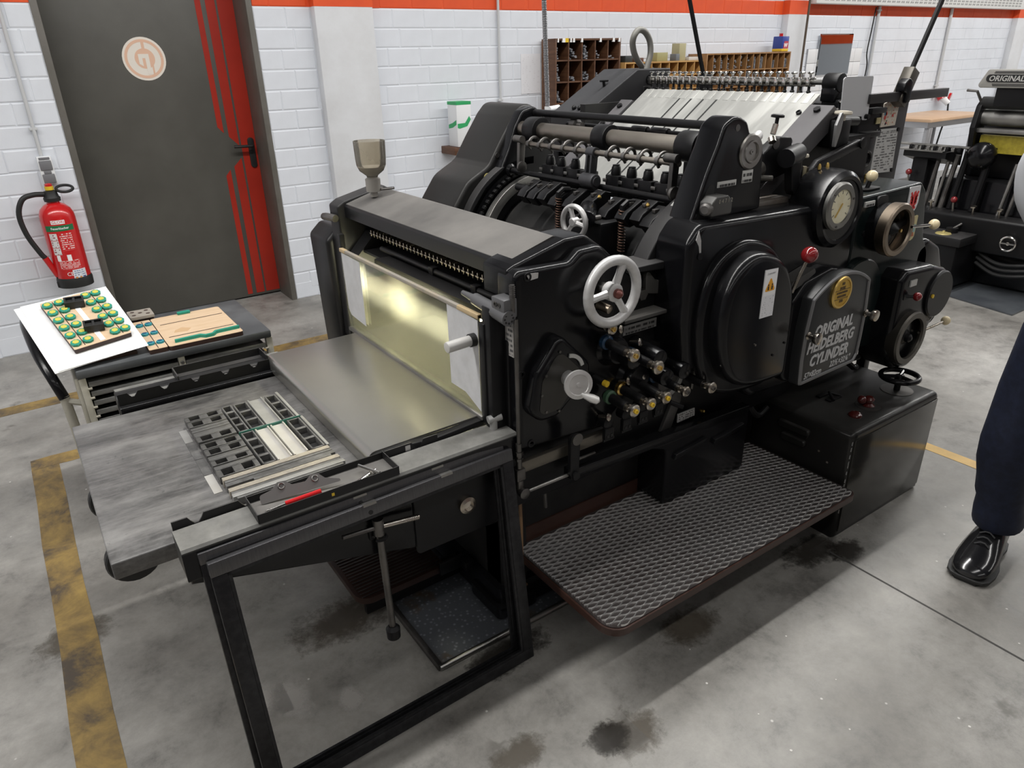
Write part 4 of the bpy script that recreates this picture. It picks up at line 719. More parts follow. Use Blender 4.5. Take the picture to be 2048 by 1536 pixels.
p(M().box(1.50, 1.64, 2.05, 2.22, 1.06, 1.10, .006), 'adjuster_block', DARK); p(M().cyl((1.50, 1.755, 1.217), (1.60, 1.86, 1.225), .030, n=20, bev=.005), 'adjuster_barrel', BLK); p(M().box(1.55, 1.66, 1.74, 1.92, 1.06, 1.20, .01), 'adjuster_housing', BLKS)
iw = handwheel((1.452, 1.757, 1.217), (-1, -.12, 0), .058, .0085, .015, ALU, 'cylinder_handwheel', 3, 1.2, .02, 0, .009); p(M().cyl((1.455, 1.757, 1.217), (1.56, 1.757, 1.217), .009, n=10), 'wheel_shaft', STEELD, iw)
# ---- near bearing bracket
br = fillet([(1.565, 1.10), (1.625, 1.25), (1.675, 1.375), (1.712, 1.45), (1.735, 1.508), (1.785, 1.534), (1.835, 1.512), (1.852, 1.478), (1.895, 1.470), (1.925, 1.425), (1.94, 1.245), (1.72, 1.24), (1.655, 1.11)], [.02, .08, .1, .08, .04, .05, .03, .012, .03, .05, .01, .03, .02], 5)
bb = p(M().prism(br, 1.425, 1.52, 'y', .014, 4, back=True), 'bearing_bracket', BLK); p(M().prism(fillet([(1.60, 1.135), (1.645, 1.26), (1.685, 1.345), (1.712, 1.345), (1.71, 1.27), (1.67, 1.20), (1.64, 1.135)], .02, 4), 1.4242, 1.4262, 'y'), 'bracket_pocket', BLACKINK, bb)
p(M().lathe((1.857, 1.427, 1.425), (0, -1, 0), [(.052, 0), (.052, .006), (.048, .010), (.034, .010), (.032, .014), (.028, .014), (.026, .008), (.008, .008), (.007, .012), (.003, .012), (.003, .009)], 36), 'bearing_disc', mat('bearing_steel', (.30, .285, .265), .3, 1, (.40, .39, .38), 20, rough2=.5), bb); p(M().lathe((1.79, 1.427, 1.497), (0, -1, 0), [(.010, 0), (.010, .003), (.005, .003)], 14), 'cap_screw', STEELD, bb)
for x0, x1, z0, z1, nl in ((1.722, 1.806, 1.333, 1.350, 1), (1.832, 1.880, 1.335, 1.372, 2)):
    p(M().box(x0, x1, 1.4225, 1.426, z0, z1, .0005), 'small_plate', mat_print('small_plate_print_%d' % nl, (.52, .52, .50), (.03, .03, .03), nl, 16 if nl == 1 else 9, fill=.68), bb)
ct = p(M().prism(fillet([(1.655, 1.262), (1.655, 1.30), (1.675, 1.318), (1.725, 1.318), (1.745, 1.30), (1.745, 1.262)], .008, 3), 1.38, 1.43, 'y', .004), 'sheet_counter', mat('counter_grey', (.085, .084, .08), .42, .4)); text('0 4 7 1 2', .017, mat('counter_digit', (.32, .30, .25), .5), 'lettering', ct, face_y(1.682, 1.379, 1.298), .0002); p(M().lathe((1.655, 1.395, 1.285), (-1, -.3, 0), [(.018, 0), (.018, .018), (.012, .022)], 16), 'counter_knob', STEELD, ct)
# ---- feed board
p(M().box(1.93, 1.96, 1.56, 1.68, 1.2, 1.44), 'added_board_blocker', BLKS)  # plate added to hide the bright end of the board
def inc(x): return 1.19 + (x - 1.97) * .685
fb_ = p(M().prism([(1.97, inc(1.97)), (2.50, inc(2.50)), (2.50, inc(2.50) - .008), (1.97, inc(1.97) - .008)], 1.64, 2.52, 'y'), 'feed_board', BOARDST)
for y in (2.275, 2.21, 2.145, 2.075): p(M().prism([(2.05, inc(2.05) + .0006), (2.455, inc(2.455) + .0006), (2.455, inc(2.455) - .004), (2.05, inc(2.05) - .004)], y - .0045, y + .0045, 'y'), 'board_slot', BLACKINK, fb_)
for k in range(19): p(M().prism([(2.455, inc(2.455) + .001), (2.498, inc(2.498) + .003), (2.498, inc(2.498) - .004), (2.455, inc(2.455) - .004)], 1.66 + k * .045, 1.66 + k * .045 + .026, 'y', .001), 'sucker_reflection', BOARDST, fb_)  # raised strips standing in for the suckers' reflection in the board
GPL = enamel('purple_grey_casting', (.075, .072, .075), .4, .55, (.28, .27, .28), 3)
for y0, y1, x0, x1 in ((1.535, 1.632, 2.03, 2.435), (2.528, 2.60, 2.05, 2.42)):
    pl_ = p(M().prism([(x0, inc(x0) + .012), (x1, inc(x1) + .012), (x1 + .03, inc(x1) - .01), (x1 + .03, inc(x1) - .05), (x0, inc(x0) - .05)], y0, y1, 'y', .003), 'board_cheek', GPL)
    nrm = Vector((-.565, 0, .825))
    for x in ((2.12, 2.27, 2.41) if y0 < 2 else (2.28, 2.38)): c = Vector((x, (y0 + y1) / 2, inc(x) + .012)); p(M().cyl(c, c + nrm * .010, .013, n=6), 'hex_bolt', BLKS, pl_)
for x in (2.06, 2.13, 2.41): c = Vector((x, 1.655, inc(x))); p(M().lathe(c, (-.565, 0, .825), [(.010, 0), (.010, .008), (.006, .010), (.006, .005)], 14), 'board_screw', BLKS, fb_)
p(M().prism([(2.03, 1.20), (2.47, 1.49), (2.50, 1.49), (2.50, 1.20)], 1.56, 1.60, 'y'), 'feed_side_wall', BLKS)
# far inclined belt case and hose
ic = p(M().prism([(2.22, 1.28), (2.22, 1.452), (2.545, 1.634), (2.76, 1.634), (2.76, 1.28)], 2.63, 2.87, 'y', .006, back=True), 'inclined_case', enamel('case_satin', (.024, .024, .026), .38, .45, (.10, .10, .105), 3))
p(M().box(2.20, 2.76, 2.595, 2.63, 1.2, 1.50), 'inclined_inner', DARK)
m = M(); m.cyl((2.42, 2.72, 1.562), (2.414, 2.72, 1.59), .007, n=8); m.box(2.395, 2.44, 2.712, 2.728, 1.583, 1.592, .003); p(m, 'wing_bolt', BLKS, ic)
for y in (2.66, 2.70, 2.74): p(M().ball((2.255, y, 1.478), .012, 10), 'case_bolt', BLKS, ic)
p(M().tube(smooth([(2.66, 2.70, 1.60), (2.675, 2.70, 1.65), (2.69, 2.70, 1.70), (2.68, 2.70, 1.755), (2.645, 2.70, 1.793), (2.605, 2.70, 1.80), (2.578, 2.70, 1.775), (2.585, 2.715, 1.74), (2.62, 2.73, 1.69), (2.68, 2.74, 1.64), (2.75, 2.74, 1.58)], 6), .0145, 12), 'air_hose', mat('grey_hose', (.23, .225, .205), .5))
m = M(); m.cyl((2.655, 2.70, 1.57), (2.662, 2.70, 1.612), .016, n=14); p(m, 'hose_clamp', CHROME); m = M(); m.box(2.60, 2.68, 2.66, 2.73, 1.54, 1.585, .008); m.cyl((2.62, 2.70, 1.586), (2.62, 2.63, 1.586), .022, n=16); m.box(2.58, 2.63, 2.62, 2.68, 1.48, 1.56, .006); p(m, 'suction_end', BLKS)
# suction bar with suckers
sb_ = p(M().cyl((2.62, 1.70, 1.586), (2.62, 2.67, 1.586), .0095, n=14), 'suction_bar', STEEL); s0 = None
for y in (2.607, 2.567, 2.536, 2.499, 2.464, 2.429, 2.396, 2.358, 2.32, 2.28, 2.243, 2.201, 2.174, 2.135, 2.096, 2.054, 2.018, 1.981, 1.948, 1.909, 1.873, 1.838, 1.802, 1.766):
    if s0 is None:
        m = M(); m.box(2.598, 2.640, y - .009, y + .009, 1.570, 1.603, .003); m.cyl((2.612, y, 1.60), (2.612, y, 1.617), .0045, n=8); m.cyl((2.596, y - .004, 1.589), (2.598, y - .004, 1.589), .002, n=6); s0 = p(m, 'sucker', CHROME, sb_); sy0 = y
        # wing nut and rubber foot stay one mesh with two materials
        mw = M(); mw.lathe((2.612, y, 1.612), (0, 0, 1), [(.004, 0), (.010, .004), (.011, .008), (.006, .0115)], 10); mw.box(2.607, 2.617, y - .0125, y + .0125, 1.617, 1.622, .002); s0b = p(mw, 'sucker', mat('bright_nut', (.80, .80, .78), .2, 1), sb_); s0b.name = 'sucker_nut'
        mf = M(); mf.cyl((2.612, y, 1.545), (2.612, y, 1.570), .0055, n=8); mf.lathe((2.612, y, 1.538), (0, 0, 1), [(.009, 0), (.011, .004), (.006, .010), (.010, .014), (.005, .020)], 10); s0c = p(mf, 'sucker_foot', RUBBER, sb_)
    else:
        for q_ in (s0, s0b, s0c): dup(q_, (0, y - sy0, R.uniform(-.001, .001)))
be = p(M().cyl((2.62, 1.70, 1.586), (2.62, 1.635, 1.586), .034, n=24, bev=.005), 'bar_end_block', BLKS); m = M(); m.box(2.59, 2.65, 1.64, 1.70, 1.52, 1.57, .006); m.box(2.60, 2.66, 1.62, 1.70, 1.42, 1.53, .008); m.box(2.47, 2.60, 1.64, 1.69, 1.46, 1.50, .006); p(m, 'bar_support', BLK)
p(M().tube([(2.60, 1.62, 1.515), (2.66, 1.61, 1.565), (2.72, 1.61, 1.585)], .008, 8), 'tension_lever', STEELD); p(M().tube([(2.52, 1.60, 1.44), (2.56, 1.60, 1.50)], .007, 8), 'tension_lever', STEELD)
p(M().prism(fillet([(2.578, 1.468), (2.562, 1.602), (2.575, 1.607), (2.752, 1.605), (2.758, 1.45), (2.722, 1.452), (2.72, 1.466)], .008, 3), 1.595, 1.5985, 'y'), 'sheet_guide', mat('grey_sheet_metal', (.60, .61, .63), .45, .2)); p(M().cyl((2.742, 1.595, 1.464), (2.742, 1.58, 1.464), .009, n=14), 'guide_screw', BLKS)
# levers and side lay mechanism
m = M(); m.prism(fillet([(2.02, 1.30), (2.02, 1.40), (2.10, 1.445), (2.16, 1.44), (2.175, 1.33)], .012, 3), 1.495, 1.53, 'y', .005); m.cyl((2.06, 1.44, 1.385), (2.15, 1.46, 1.395), .03, n=18); m.prism(fillet([(2.10, 1.39), (2.16, 1.40), (2.165, 1.27), (2.145, 1.255), (2.125, 1.275)], .012, 3), 1.445, 1.475, 'y', .005); sl = p(m, 'side_lay', BLKS); p(M().lathe((2.135, 1.447, 1.388), (0, -1, 0), [(.024, 0), (.024, .006), (.008, .007)], 20), 'side_lay_disc', STEELD, sl); p(M().lathe((2.075, 1.495, 1.425), (0, -1, 0), [(.017, 0), (.017, .003)], 18), 'side_lay_disc', STEELD, sl)
m = M(); m.cyl((2.06, 1.50, 1.455), (2.07, 1.50, 1.485), .009, n=10); m.cyl((2.055, 1.50, 1.445), (2.05, 1.49, 1.432), .012, n=10); p(m, 'adjust_stem', NICKEL); p(M().lathe((2.072, 1.50, 1.485), (.1, 0, 1), [(.006, 0), (.006, .018), (.021, .02), (.021, .027), (.015, .03)], 18), 'adjust_button', BLKS)
m = M(); m.lathe((1.99, 1.50, 1.46), (-1, -.4, -.4), [(.013, 0), (.016, .012), (.013, .03), (.008, .035)], 14); p(m, 'adjust_button', ALU)
m = M(); m.box(2.185, 2.215, 1.475, 1.51, 1.262, 1.345, .003); b_ = p(m, 'scale_block', BLK); p(M().box(2.215, 2.232, 1.474, 1.49, 1.268, 1.342, .001), 'brass_scale', mat('aged_scale', (.36, .32, .22), .45, .4), b_); p(M().box(2.236, 2.245, 1.474, 1.486, 1.27, 1.338), 'scale_slide', NICKEL, b_)
for x, y, z in ((2.205, 1.49, 1.352), (2.445, 1.505, 1.472)): o = p(M().lathe((x, y, z), (.06, 0, 1), [(.010, 0), (.010, .018), (.028, .02), (.030, .024), (.028, .031), (.012, .033)], 22), 'ivory_knob', mat('ivory_knob_cream', (.62, .57, .47), .4)); 
m = M(); m.prism(fillet([(2.40, 1.36), (2.395, 1.46), (2.415, 1.50), (2.432, 1.50), (2.425, 1.44)], .006, 3), 1.49, 1.50, 'y', .001); p(m, 'curved_scale', mat('scale_steel', (.30, .30, .30), .4, .6)); m = M(); m.box(2.42, 2.50, 1.50, 1.58, 1.38, 1.475, .006); m.cyl((2.44, 1.52, 1.47), (2.56, 1.52, 1.462), .016, n=14); p(m, 'feeder_gearbox', BLKS)
la = p(M().prism(fillet([(2.25, 1.31), (2.30, 1.355), (2.54, 1.405), (2.56, 1.395), (2.55, 1.378), (2.32, 1.325), (2.275, 1.295)], .012, 4), 1.475, 1.50, 'y', .006, back=True), 'feeder_lever', BLKS)
for x, z in ((2.268, 1.316), (2.545, 1.392)): p(M().lathe((x, 1.475, z), (0, -1, 0), [(.019, 0), (.019, .007), (.007, .008)], 18), 'lever_pivot', BLKS, la)
p(M().cyl((2.53, 1.50, 1.375), (2.53, 1.56, 1.375), .02, n=16), 'lever_boss', BLKS, la)
m = M(); m.cyl((1.97, 1.50, 1.33), (2.03, 1.46, 1.325), .009, n=10); m.cyl((1.955, 1.50, 1.345), (2.02, 1.51, 1.35), .028, n=16); m.box(1.95, 2.02, 1.50, 1.55, 1.22, 1.32, .01); p(m, 'clutch_dog', mat('worn_casting', (.10, .095, .085), .45, .6))
p(M().box(1.94, 2.15, 1.47, 1.62, 1.232, 1.252, .004), 'housing_deck', mat('brown_deck', (.10, .08, .065), .5, 0, (.16, .145, .13), 10))
p(M().box(2.0, 2.75, 1.565, 1.66, .9, 1.40), 'housing_wall', BLKS)
# ---- big side housing
hs = fillet([(1.575, .80), (1.553, .95), (1.553, 1.20), (1.60, 1.252), (2.395, 1.225), (2.43, .66), (2.20, .60), (1.92, .60), (1.86, .70)], [.06, .1, .05, .05, .0, .0, .05, .08, .05], 6)
p(M().prism(hs, 1.362, 1.49, 'y', .022, 5), 'side_housing', BLK); p(M().prism([(1.588, 1.236), (1.60, 1.206), (1.605, 1.16), (1.598, 1.165), (1.592, 1.19), (1.578, 1.21)], 1.3612, 1.3632, 'y'), 'paint_chip', ALU)
hs2 = fillet([(2.395, .66), (2.395, 1.232), (2.60, 1.236), (2.80, 1.242), (2.845, 1.205), (2.90, 1.02), (2.96, .96), (2.99, .76), (2.80, .60)], [0, .01, .05, .02, .04, .05, .1, .05, .05], 5)
p(M().prism(hs2, 1.36, 1.62, 'y', .016, 4), 'gear_housing', GRN)
p(M().prism(fillet([(2.86, .74), (2.87, .98), (2.95, 1.01), (3.06, .96), (3.12, .86), (3.10, .74)], .05, 5), 1.36, 1.50, 'y', .02), 'housing_bulge', BLK)
for x, z, y in ((1.60, 1.16, 1.362), (2.46, 1.10, 1.36), (1.63, .98, 1.362)): p(M().lathe((x, y, z), (0, -1, 0), [(.011, 0), (.011, .004), (.005, .004)], 14), 'cap_screw', BLKS)
# gauge tower
gh = p(M().lathe((2.255, 1.47, 1.212), (0, -1, 0), [(.100, 0), (.122, .012), (.130, .04), (.130, .10), (.126, .125), (.112, .138), (.100, .136), (.098, .132)], 48), 'gauge_tower', BLK)
for x in (2.22, 2.265): p(M().lathe((x, 1.42, 1.338), (0, 0, 1), [(.006, 0), (.006, .01), (.003, .018)], 8), 'oil_nipple', BRASS, gh)
gz = Vector((2.212, 1.330, 1.232)); gu = p(M().lathe(gz, (0, -1, 0), [(.078, 0), (.078, .012), (.072, .017), (.056, .017), (.054, .012)], 40), 'gauge_bezel', mat('bezel_steel', (.26, .255, .24), .32, .9)); p(M().lathe(gz, (0, -1, 0), [(.055, .0), (.055, .0125)], 36), 'gauge_dial', mat('dial_cream', (.74, .70, .52), .4, 0, (.66, .60, .40), 20), gu); p(M().box(-.0022, .0022, -.001, .001, -.012, .04, 0, 1, Matrix.Translation(gz + Vector((0, -.0145, 0))) @ Matrix.Rotation(-2.5, 4, 'Y')), 'gauge_needle', BRASS, gu)
for k in range(9): a = -2.2 + k * .55; p(M().box(-.001, .001, -.0004, .0004, .04, .05, 0, 1, Matrix.Translation(gz + Vector((0, -.0132, 0))) @ Matrix.Rotation(a, 4, 'Y')), 'gauge_mark', GREYINK, gu)
for a in (.3, 2.4, 4.5): p(M().cyl(gz + Vector((.065 * math.cos(a), -.017, .065 * math.sin(a))), gz + Vector((.065 * math.cos(a), -.019, .065 * math.sin(a))), .004, n=8), 'bezel_screw', STEELD, gu)
lb_ = p(M().box(2.425, 2.485, 1.354, 1.361, 1.196, 1.214), 'small_plate', mat_print('gauge_plate_print', (.52, .52, .50), (.03, .03, .03), 1, 12, fill=.68))
p(M().prism(fillet([(2.50, 1.185), (2.50, 1.225), (2.56, 1.225), (2.57, 1.20), (2.55, 1.18)], .012, 3), 1.352, 1.362, 'y'), 'recess', BLACKINK); p(M().cyl((2.51, 1.36, 1.188), (2.54, 1.345, 1.182), .006, n=8), 'recess_pin', STEELD)
# bronze handwheel with ivory handle
wc = Vector((2.545, 1.29, 1.112)); w1 = p(M().lathe(wc, (0, -1, 0), [(.072, -.03), (.093, -.028), (.095, .006), (.090, .012), (.074, .012), (.071, .006)], 44, cap=False), 'drum_handwheel', BRONZE); m = M(); m.lathe(wc + V(0, .03, 0), (0, -1, 0), [(.024, -.06), (.024, .018), (.012, .03), (.004, .04)], 18); m.prism([(-.010, 0), (.010, 0), (.008, .085), (-.008, .085)], -.008, .008, 'y', 0, mtx=Matrix.Translation(wc + V(0, .02, 0)) @ Matrix.Rotation(1.4, 4, 'Y')); m.prism([(-.010, 0), (.010, 0), (.008, .085), (-.008, .085)], -.008, .008, 'y', 0, mtx=Matrix.Translation(wc + V(0, .02, 0)) @ Matrix.Rotation(3.7, 4, 'Y')); p(m, 'wheel_hub', BLKS, w1); p(M().lathe(wc + V(0, .03, 0), (0, -1, 0), [(.088, -.05), (.088, -.002)], 36), 'wheel_dish', BLK, w1); p(M().cyl(wc + V(0, -.01, 0), wc + V(0, -.017, 0), .006, n=10), 'brass_tip', BRASS, w1)
h1 = p(M().tube([(2.615, 1.275, 1.115), (2.74, 1.262, 1.108)], .005, 10), 'handle_rod', CHROME); p(M().ball((2.748, 1.262, 1.108), .019, 18), 'ivory_ball', IVORY, h1)
h1 = p(M().tube([(2.548, 1.43, 1.235), (2.556, 1.425, 1.268)], .008, 8), 'gear_lever', BLKS); p(M().ball((2.558, 1.424, 1.282), .0205, 18), 'ivory_ball', IVORY, h1); p(M().prism(rrect(2.50, 2.60, 1.40, 1.46, .02), 1.238, 1.242, 'z'), 'lever_gate', BLACKINK, h1)
for x, y in ((2.60, 1.58), (2.74, 1.55)): p(M().lathe((x, y, 1.24), (0, 0, 1), [(.006, 0), (.006, .01), (.003, .018)], 8), 'oil_nipple', BRASS)
# shield emblem and town sticker
shp = [(2.715, 1.232), (2.79, 1.232), (2.792, 1.17), (2.782, 1.145), (2.755, 1.125), (2.728, 1.145), (2.715, 1.17)]
se = p(M().prism(fillet(shp, [.004, .004, .02, .03, .02, .03, .02], 4), 1.357, 1.3602, 'y'), 'shield_emblem', mat('shield_white', (.66, .66, .68), .35)); ER = mat('emblem_red', (.60, .03, .03), .5)
ea = M(); ex_, ez = 2.755, 1.182
ea.prism([(ex_ - .006, ez + .03), (ex_ + .006, ez + .034), (ex_ + .012, ez + .022), (ex_ + .008, ez - .02), (ex_ + .012, ez - .04), (ex_, ez - .05), (ex_ - .012, ez - .04), (ex_ - .008, ez - .02), (ex_ - .008, ez + .02)], 1.3562, 1.3572, 'y')
for sg_ in (-1, 1):
    for k in range(4): ea.prism([(ex_ + sg_ * .006, ez + .012 - k * .006), (ex_ + sg_ * (.020 + .001 * k), ez + .032 - k * .012), (ex_ + sg_ * (.029 - .002 * k), ez + .028 - k * .014), (ex_ + sg_ * .010, ez + .000 - k * .008)][::sg_], 1.3562, 1.3572, 'y')
    ea.prism([(ex_ + sg_ * .004, ez - .018), (ex_ + sg_ * .022, ez - .028), (ex_ + sg_ * .018, ez - .036), (ex_ + sg_ * .004, ez - .026)][::sg_], 1.3562, 1.3572, 'y')
p(ea, 'eagle_figure', ER, se, flat=True)
ts = p(M().prism(fillet([(2.762, 1.115), (2.815, 1.12), (2.815, 1.03), (2.775, 1.02)], [.006, .006, .02, .02], 3), 1.357, 1.3602, 'y'), 'round_topped_sticker', mat('sticker_yellow', (.55, .48, .26), .5)); p(M().prism([(2.775, 1.055), (2.81, 1.055), (2.81, 1.085), (2.775, 1.085)], 1.3562, 1.3572, 'y'), 'sticker_picture', mat('sticker_teal', (.25, .42, .40), .5), ts); p(M().prism([(2.776, 1.04), (2.808, 1.04), (2.80, 1.056), (2.785, 1.058)], 1.356, 1.3572, 'y'), 'sticker_picture', mat('sticker_rust', (.42, .12, .05), .5), ts)
# round gear cover, warning label, red lever
SP = lambda q, n=5: [(v.x, v.y) for v in smooth([(a, b, 0) for a, b in q], n, True)]
rc = SP([(1.655, .84), (1.635, .95), (1.652, 1.05), (1.70, 1.12), (1.775, 1.152), (1.86, 1.135), (1.93, 1.085), (1.975, 1.0), (1.988, .90), (1.99, .78), (1.985, .712), (1.93, .700), (1.80, .712), (1.71, .755)])
rcv = p(M().prism(rc, 1.28, 1.365, 'y', .032, 6), 'round_gear_cover', BLK); p(M().prism(SP([(1.62, .80), (1.596, .94), (1.615, 1.06), (1.67, 1.145), (1.77, 1.183), (1.87, 1.165), (1.955, 1.11), (2.0, 1.02), (2.012, .88), (2.012, .72), (1.98, .665), (1.85, .662), (1.70, .70)]), 1.335, 1.365, 'y', .02, 4), 'cover_flange', BLK, rcv)
p(M().prism([(1.655, .935), (1.662, .965), (1.672, 1.0), (1.665, 1.0), (1.652, .96), (1.650, .935)], 1.302, 1.306, 'y'), 'paint_chip', ALU, rcv)
wl = p(M().prism([(1.803, .946), (1.866, .945), (1.866, 1.097), (1.803, 1.1)], 1.2782, 1.2802, 'y'), 'warning_label', mat_print('warning_print', (.76, .76, .78), (.45, .45, .47), 22, 9, fill=.5)); p(M().prism([(1.806, 1.016), (1.863, 1.016), (1.863, 1.096), (1.806, 1.097)], 1.2776, 1.2784, 'y'), 'label_field', WHITE, wl); p(M().prism(fillet([(1.810, 1.03), (1.860, 1.03), (1.835, 1.074)], .004, 3), 1.277, 1.2778, 'y'), 'warning_triangle', mat('warning_orange', (.78, .36, .02), .5), wl)
p(M().box(1.815, 1.855, 1.2768, 1.2778, 1.084, 1.091), 'label_heading', mat_print('heading_dashes', (.76, .76, .78), (.3, .3, .3), 1, 10, fill=.66), wl); m = M()
for x in (1.826, 1.844): m.ball((x, 1.2768, 1.05), .0032, 8, (1, .1, 1)); m.box(x - .003, x + .003, 1.2765, 1.2772, 1.034, 1.046)
p(m, 'triangle_figure', BLACKINK, wl)
for x, z in ((1.80, .86), (1.955, .83), (1.90, .80)): p(M().cyl((x, 1.282, z), (x, 1.277, z), .004, n=8), 'rivet', NICKEL if z > .85 else BLKS, rcv)
rl_ = p(M().tube([(1.985, 1.30, .99), (2.0, 1.29, 1.05), (2.012, 1.282, 1.09)], .006, 10), 'clutch_lever', NICKEL); p(M().ball((2.018, 1.278, 1.112), .0265, 20), 'red_ball', RED, rl_)
# name plate door
pd = fillet([(2.043, .653), (2.034, .75), (2.036, .86), (2.050, .962)] + [(2.05 + .328 * k / 14, .962 + .012 * k / 14 + .228 * (k / 14) * (1 - k / 14)) for k in range(1, 14)] + [(2.378, .974), (2.390, .86), (2.390, .76), (2.386, .69), (2.365, .660)], [.012, 0, 0, .012] + [0] * 13 + [.012, 0, 0, .02, .02], 5)
npd = p(M().prism(pd, 1.262, 1.30, 'y', .006, 3), 'name_plate_door', mat('plate_black', (.022, .023, .024), .38)); p(M().prism(fillet([(2.0, .66), (2.0, .95), (2.06, 1.01), (2.20, 1.035), (2.35, 1.0), (2.39, .90), (2.38, .70), (2.33, .655)], .04, 5), 1.30, 1.38, 'y', .01), 'door_box', BLK, npd)
def ringpoly(pts, d):
    c = Vector((sum(q[0] for q in pts) / len(pts), sum(q[1] for q in pts) / len(pts))); out = []
    n = len(pts)
    for i in range(n):
        a = Vector(pts[i - 1]); b = Vector(pts[(i + 1) % n]); t = (b - a).normalized(); nn = Vector((-t.y, t.x)); q = Vector(pts[i])
        if (c - q).dot(nn) < 0: nn = -nn
        out.append(tuple(q + nn * d))
    return out
m = M(); inn = ringpoly(pd, .014); n = len(pd)
for y in (1.2575,):
    A = [m.bm.verts.new((a[0], 1.263, a[1])) for a in pd]; B = [m.bm.verts.new((a[0], y, a[1])) for a in ringpoly(pd, .004)]; C_ = [m.bm.verts.new((a[0], y, a[1])) for a in ringpoly(pd, .011)]; D = [m.bm.verts.new((a[0], 1.2625, a[1])) for a in inn]
    for S, T_ in ((A, B), (B, C_), (C_, D)):
        for i in range(n): m.bm.faces.new((S[i], S[(i + 1) % n], T_[(i + 1) % n], T_[i]))
bmesh.ops.recalc_face_normals(m.bm, faces=m.bm.faces); p(m, 'door_rim', mat('rim_silver', (.20, .20, .205), .42, .6), npd)
for s_, x, z, sz, b_, sp_ in (('ORIGINAL', 2.090, .820, .056, .0018, .98), ('HEIDELBERG', 2.060, .767, .056, .0018, .98), ('CYLINDER', 2.086, .714, .056, .0018, .98)): text(s_, sz, SILV, 'lettering', npd, face_y(x, 1.2622, z), .0022, .22, b_, .845, spacing=1.02)
text('57×82cm', .031, SILV, 'lettering', npd, face_y(2.068, 1.2622, .672), .0016, .18, .0004, .85); text('22½×32¼"', .031, SILV, 'lettering', npd, face_y(2.215, 1.2622, .680), .0016, .18, .0004, .85)
md = p(M().lathe((2.2, 1.262, .958), (0, -1, 0), [(.056, 0), (.056, .008), (.053, .011), (.047, .011), (.046, .008)], 40), 'medallion', BRASS, npd); 
p(M().lathe((2.2, 1.262, .958), (0, -1, 0), [(.0462, 0), (.0462, .0085)], 36), 'medallion_field', mat('medal_yellow', (.55, .34, .05), .45, .4), npd)
MB = mat('medal_brown', (.09, .055, .02), .5)
for s_, z, sz in (('100', .985, .014), ('JAHRE', .970, .014), ('SCHNELLPRESSEN', .956, .0095), ('HEIDELBERG', .943, .011), ('1950', .925, .013)): text(s_, sz, MB, 'lettering', npd, face_y(2.2, 1.2532, z), .0006, 0, .0004, .82, 'CENTER')
p(M().box(2.162, 2.238, 1.2528, 1.2536, .9365, .9385), 'medallion_line', MB, npd); p(M().box(2.158, 2.242, 1.2528, 1.2536, .967, .969), 'medallion_line', MB, npd)
for x, z in ((2.05, .838), (2.385, .845)): p(M().lathe((x, 1.262, z), (0, -1, 0), [(.012, 0), (.014, .006), (.008, .010), (.008, .026), (.019, .030), (.021, .037), (.020, .044), (.012, .047)], 20), 'door_knob', NICKEL, npd)
p(M().prism(fillet([(1.98, .98), (2.0, 1.02), (2.11, 1.045), (2.12, 1.03), (2.05, 1.0)], .005, 2), 1.31, 1.36, 'y'), 'index_plate', GRYP)
# disc behind, right of the door
p(M().lathe((2.46, 1.36, .86), (0, -1, 0), [(.15, 0), (.15, .018), (.145, .022)], 40), 'round_side_cover', GRN); o = p(M().cyl((2.47, 1.338, .935), (2.47, 1.325, .935), .011, n=12), 'oil_cap', YEL); p(M().prism([(2.30, .66), (2.30, .80), (2.48, .80), (2.52, .63)], 1.37, 1.46, 'y', .004), 'housing_skirt', GRN)
# switch cover, low drum wheel
scv = fillet([(2.64, .60), (2.635, .91), (2.67, .945), (2.86, .935), (2.98, .90), (3.05, .80), (3.02, .72), (2.93, .68), (2.90, .55), (2.82, .51), (2.72, .53)], [.06, .03, .03, .06, .06, .05, .06, .06, .08, .08, .06], 6)
p(M().prism(scv, 1.275, 1.40, 'y', .024, 5), 'switch_cover', BLK); p(M().lathe((2.93, 1.275, .805), (0, -1, 0), [(.095, -.01), (.095, .006), (.09, .012)], 40), 'round_disc_cover', BLKS); p(M().cyl((2.865, 1.264, .81), (2.865, 1.258, .81), .008, n=10), 'oil_cap', YEL); p(M().box(2.69, 2.735, 1.270, 1.276, .878, .902), 'small_plate', LABEL); p(M().prism(rrect(2.665, 2.70, .83, .85, .006), 1.272, 1.276, 'y'), 'lever_slot', BLACKINK)
o = p(M().cyl((2.685, 1.275, .842), (2.70, 1.255, .843), .006, n=8), 'switch_lever', BLKS); p(M().ball((2.708, 1.245, .844), .0165, 16), 'red_ball', RED, o)
wc = Vector((2.742, 1.26, .665)); w2 = p(M().lathe(wc, (0, -1, 0), [(.082, -.04), (.106, -.035), (.109, .006), (.104, .013), (.083, .013), (.080, .004)], 44, cap=False), 'drum_handwheel', mat('dull_wheel_rim', (.10, .092, .08), .4, .8)); p(M().lathe(wc + V(0, .03, 0), (0, -1, 0), [(.10, -.10), (.10, -.004)], 36), 'wheel_dish', BLK, w2); m = M(); m.lathe(wc + V(0, .03, 0), (0, -1, 0), [(.038, -.02), (.036, .012), (.018, .022), (.016, .036), (.006, .044)], 22); p(m, 'wheel_hub', BLKS, w2)
h1 = p(M().tube([(2.82, 1.262, .668), (2.99, 1.252, .68)], .005, 10), 'handle_rod', NICKEL); p(M().ball((3.005, 1.251, .681), .0185, 18), 'ivory_ball', IVORY, h1); p(M().tube(smooth([(2.96, 1.30, .76), (3.0, 1.30, .70), (2.97, 1.30, .67), (2.90, 1.30, .675)], 5), .005, 8), 'cable_loop', RUBBER)
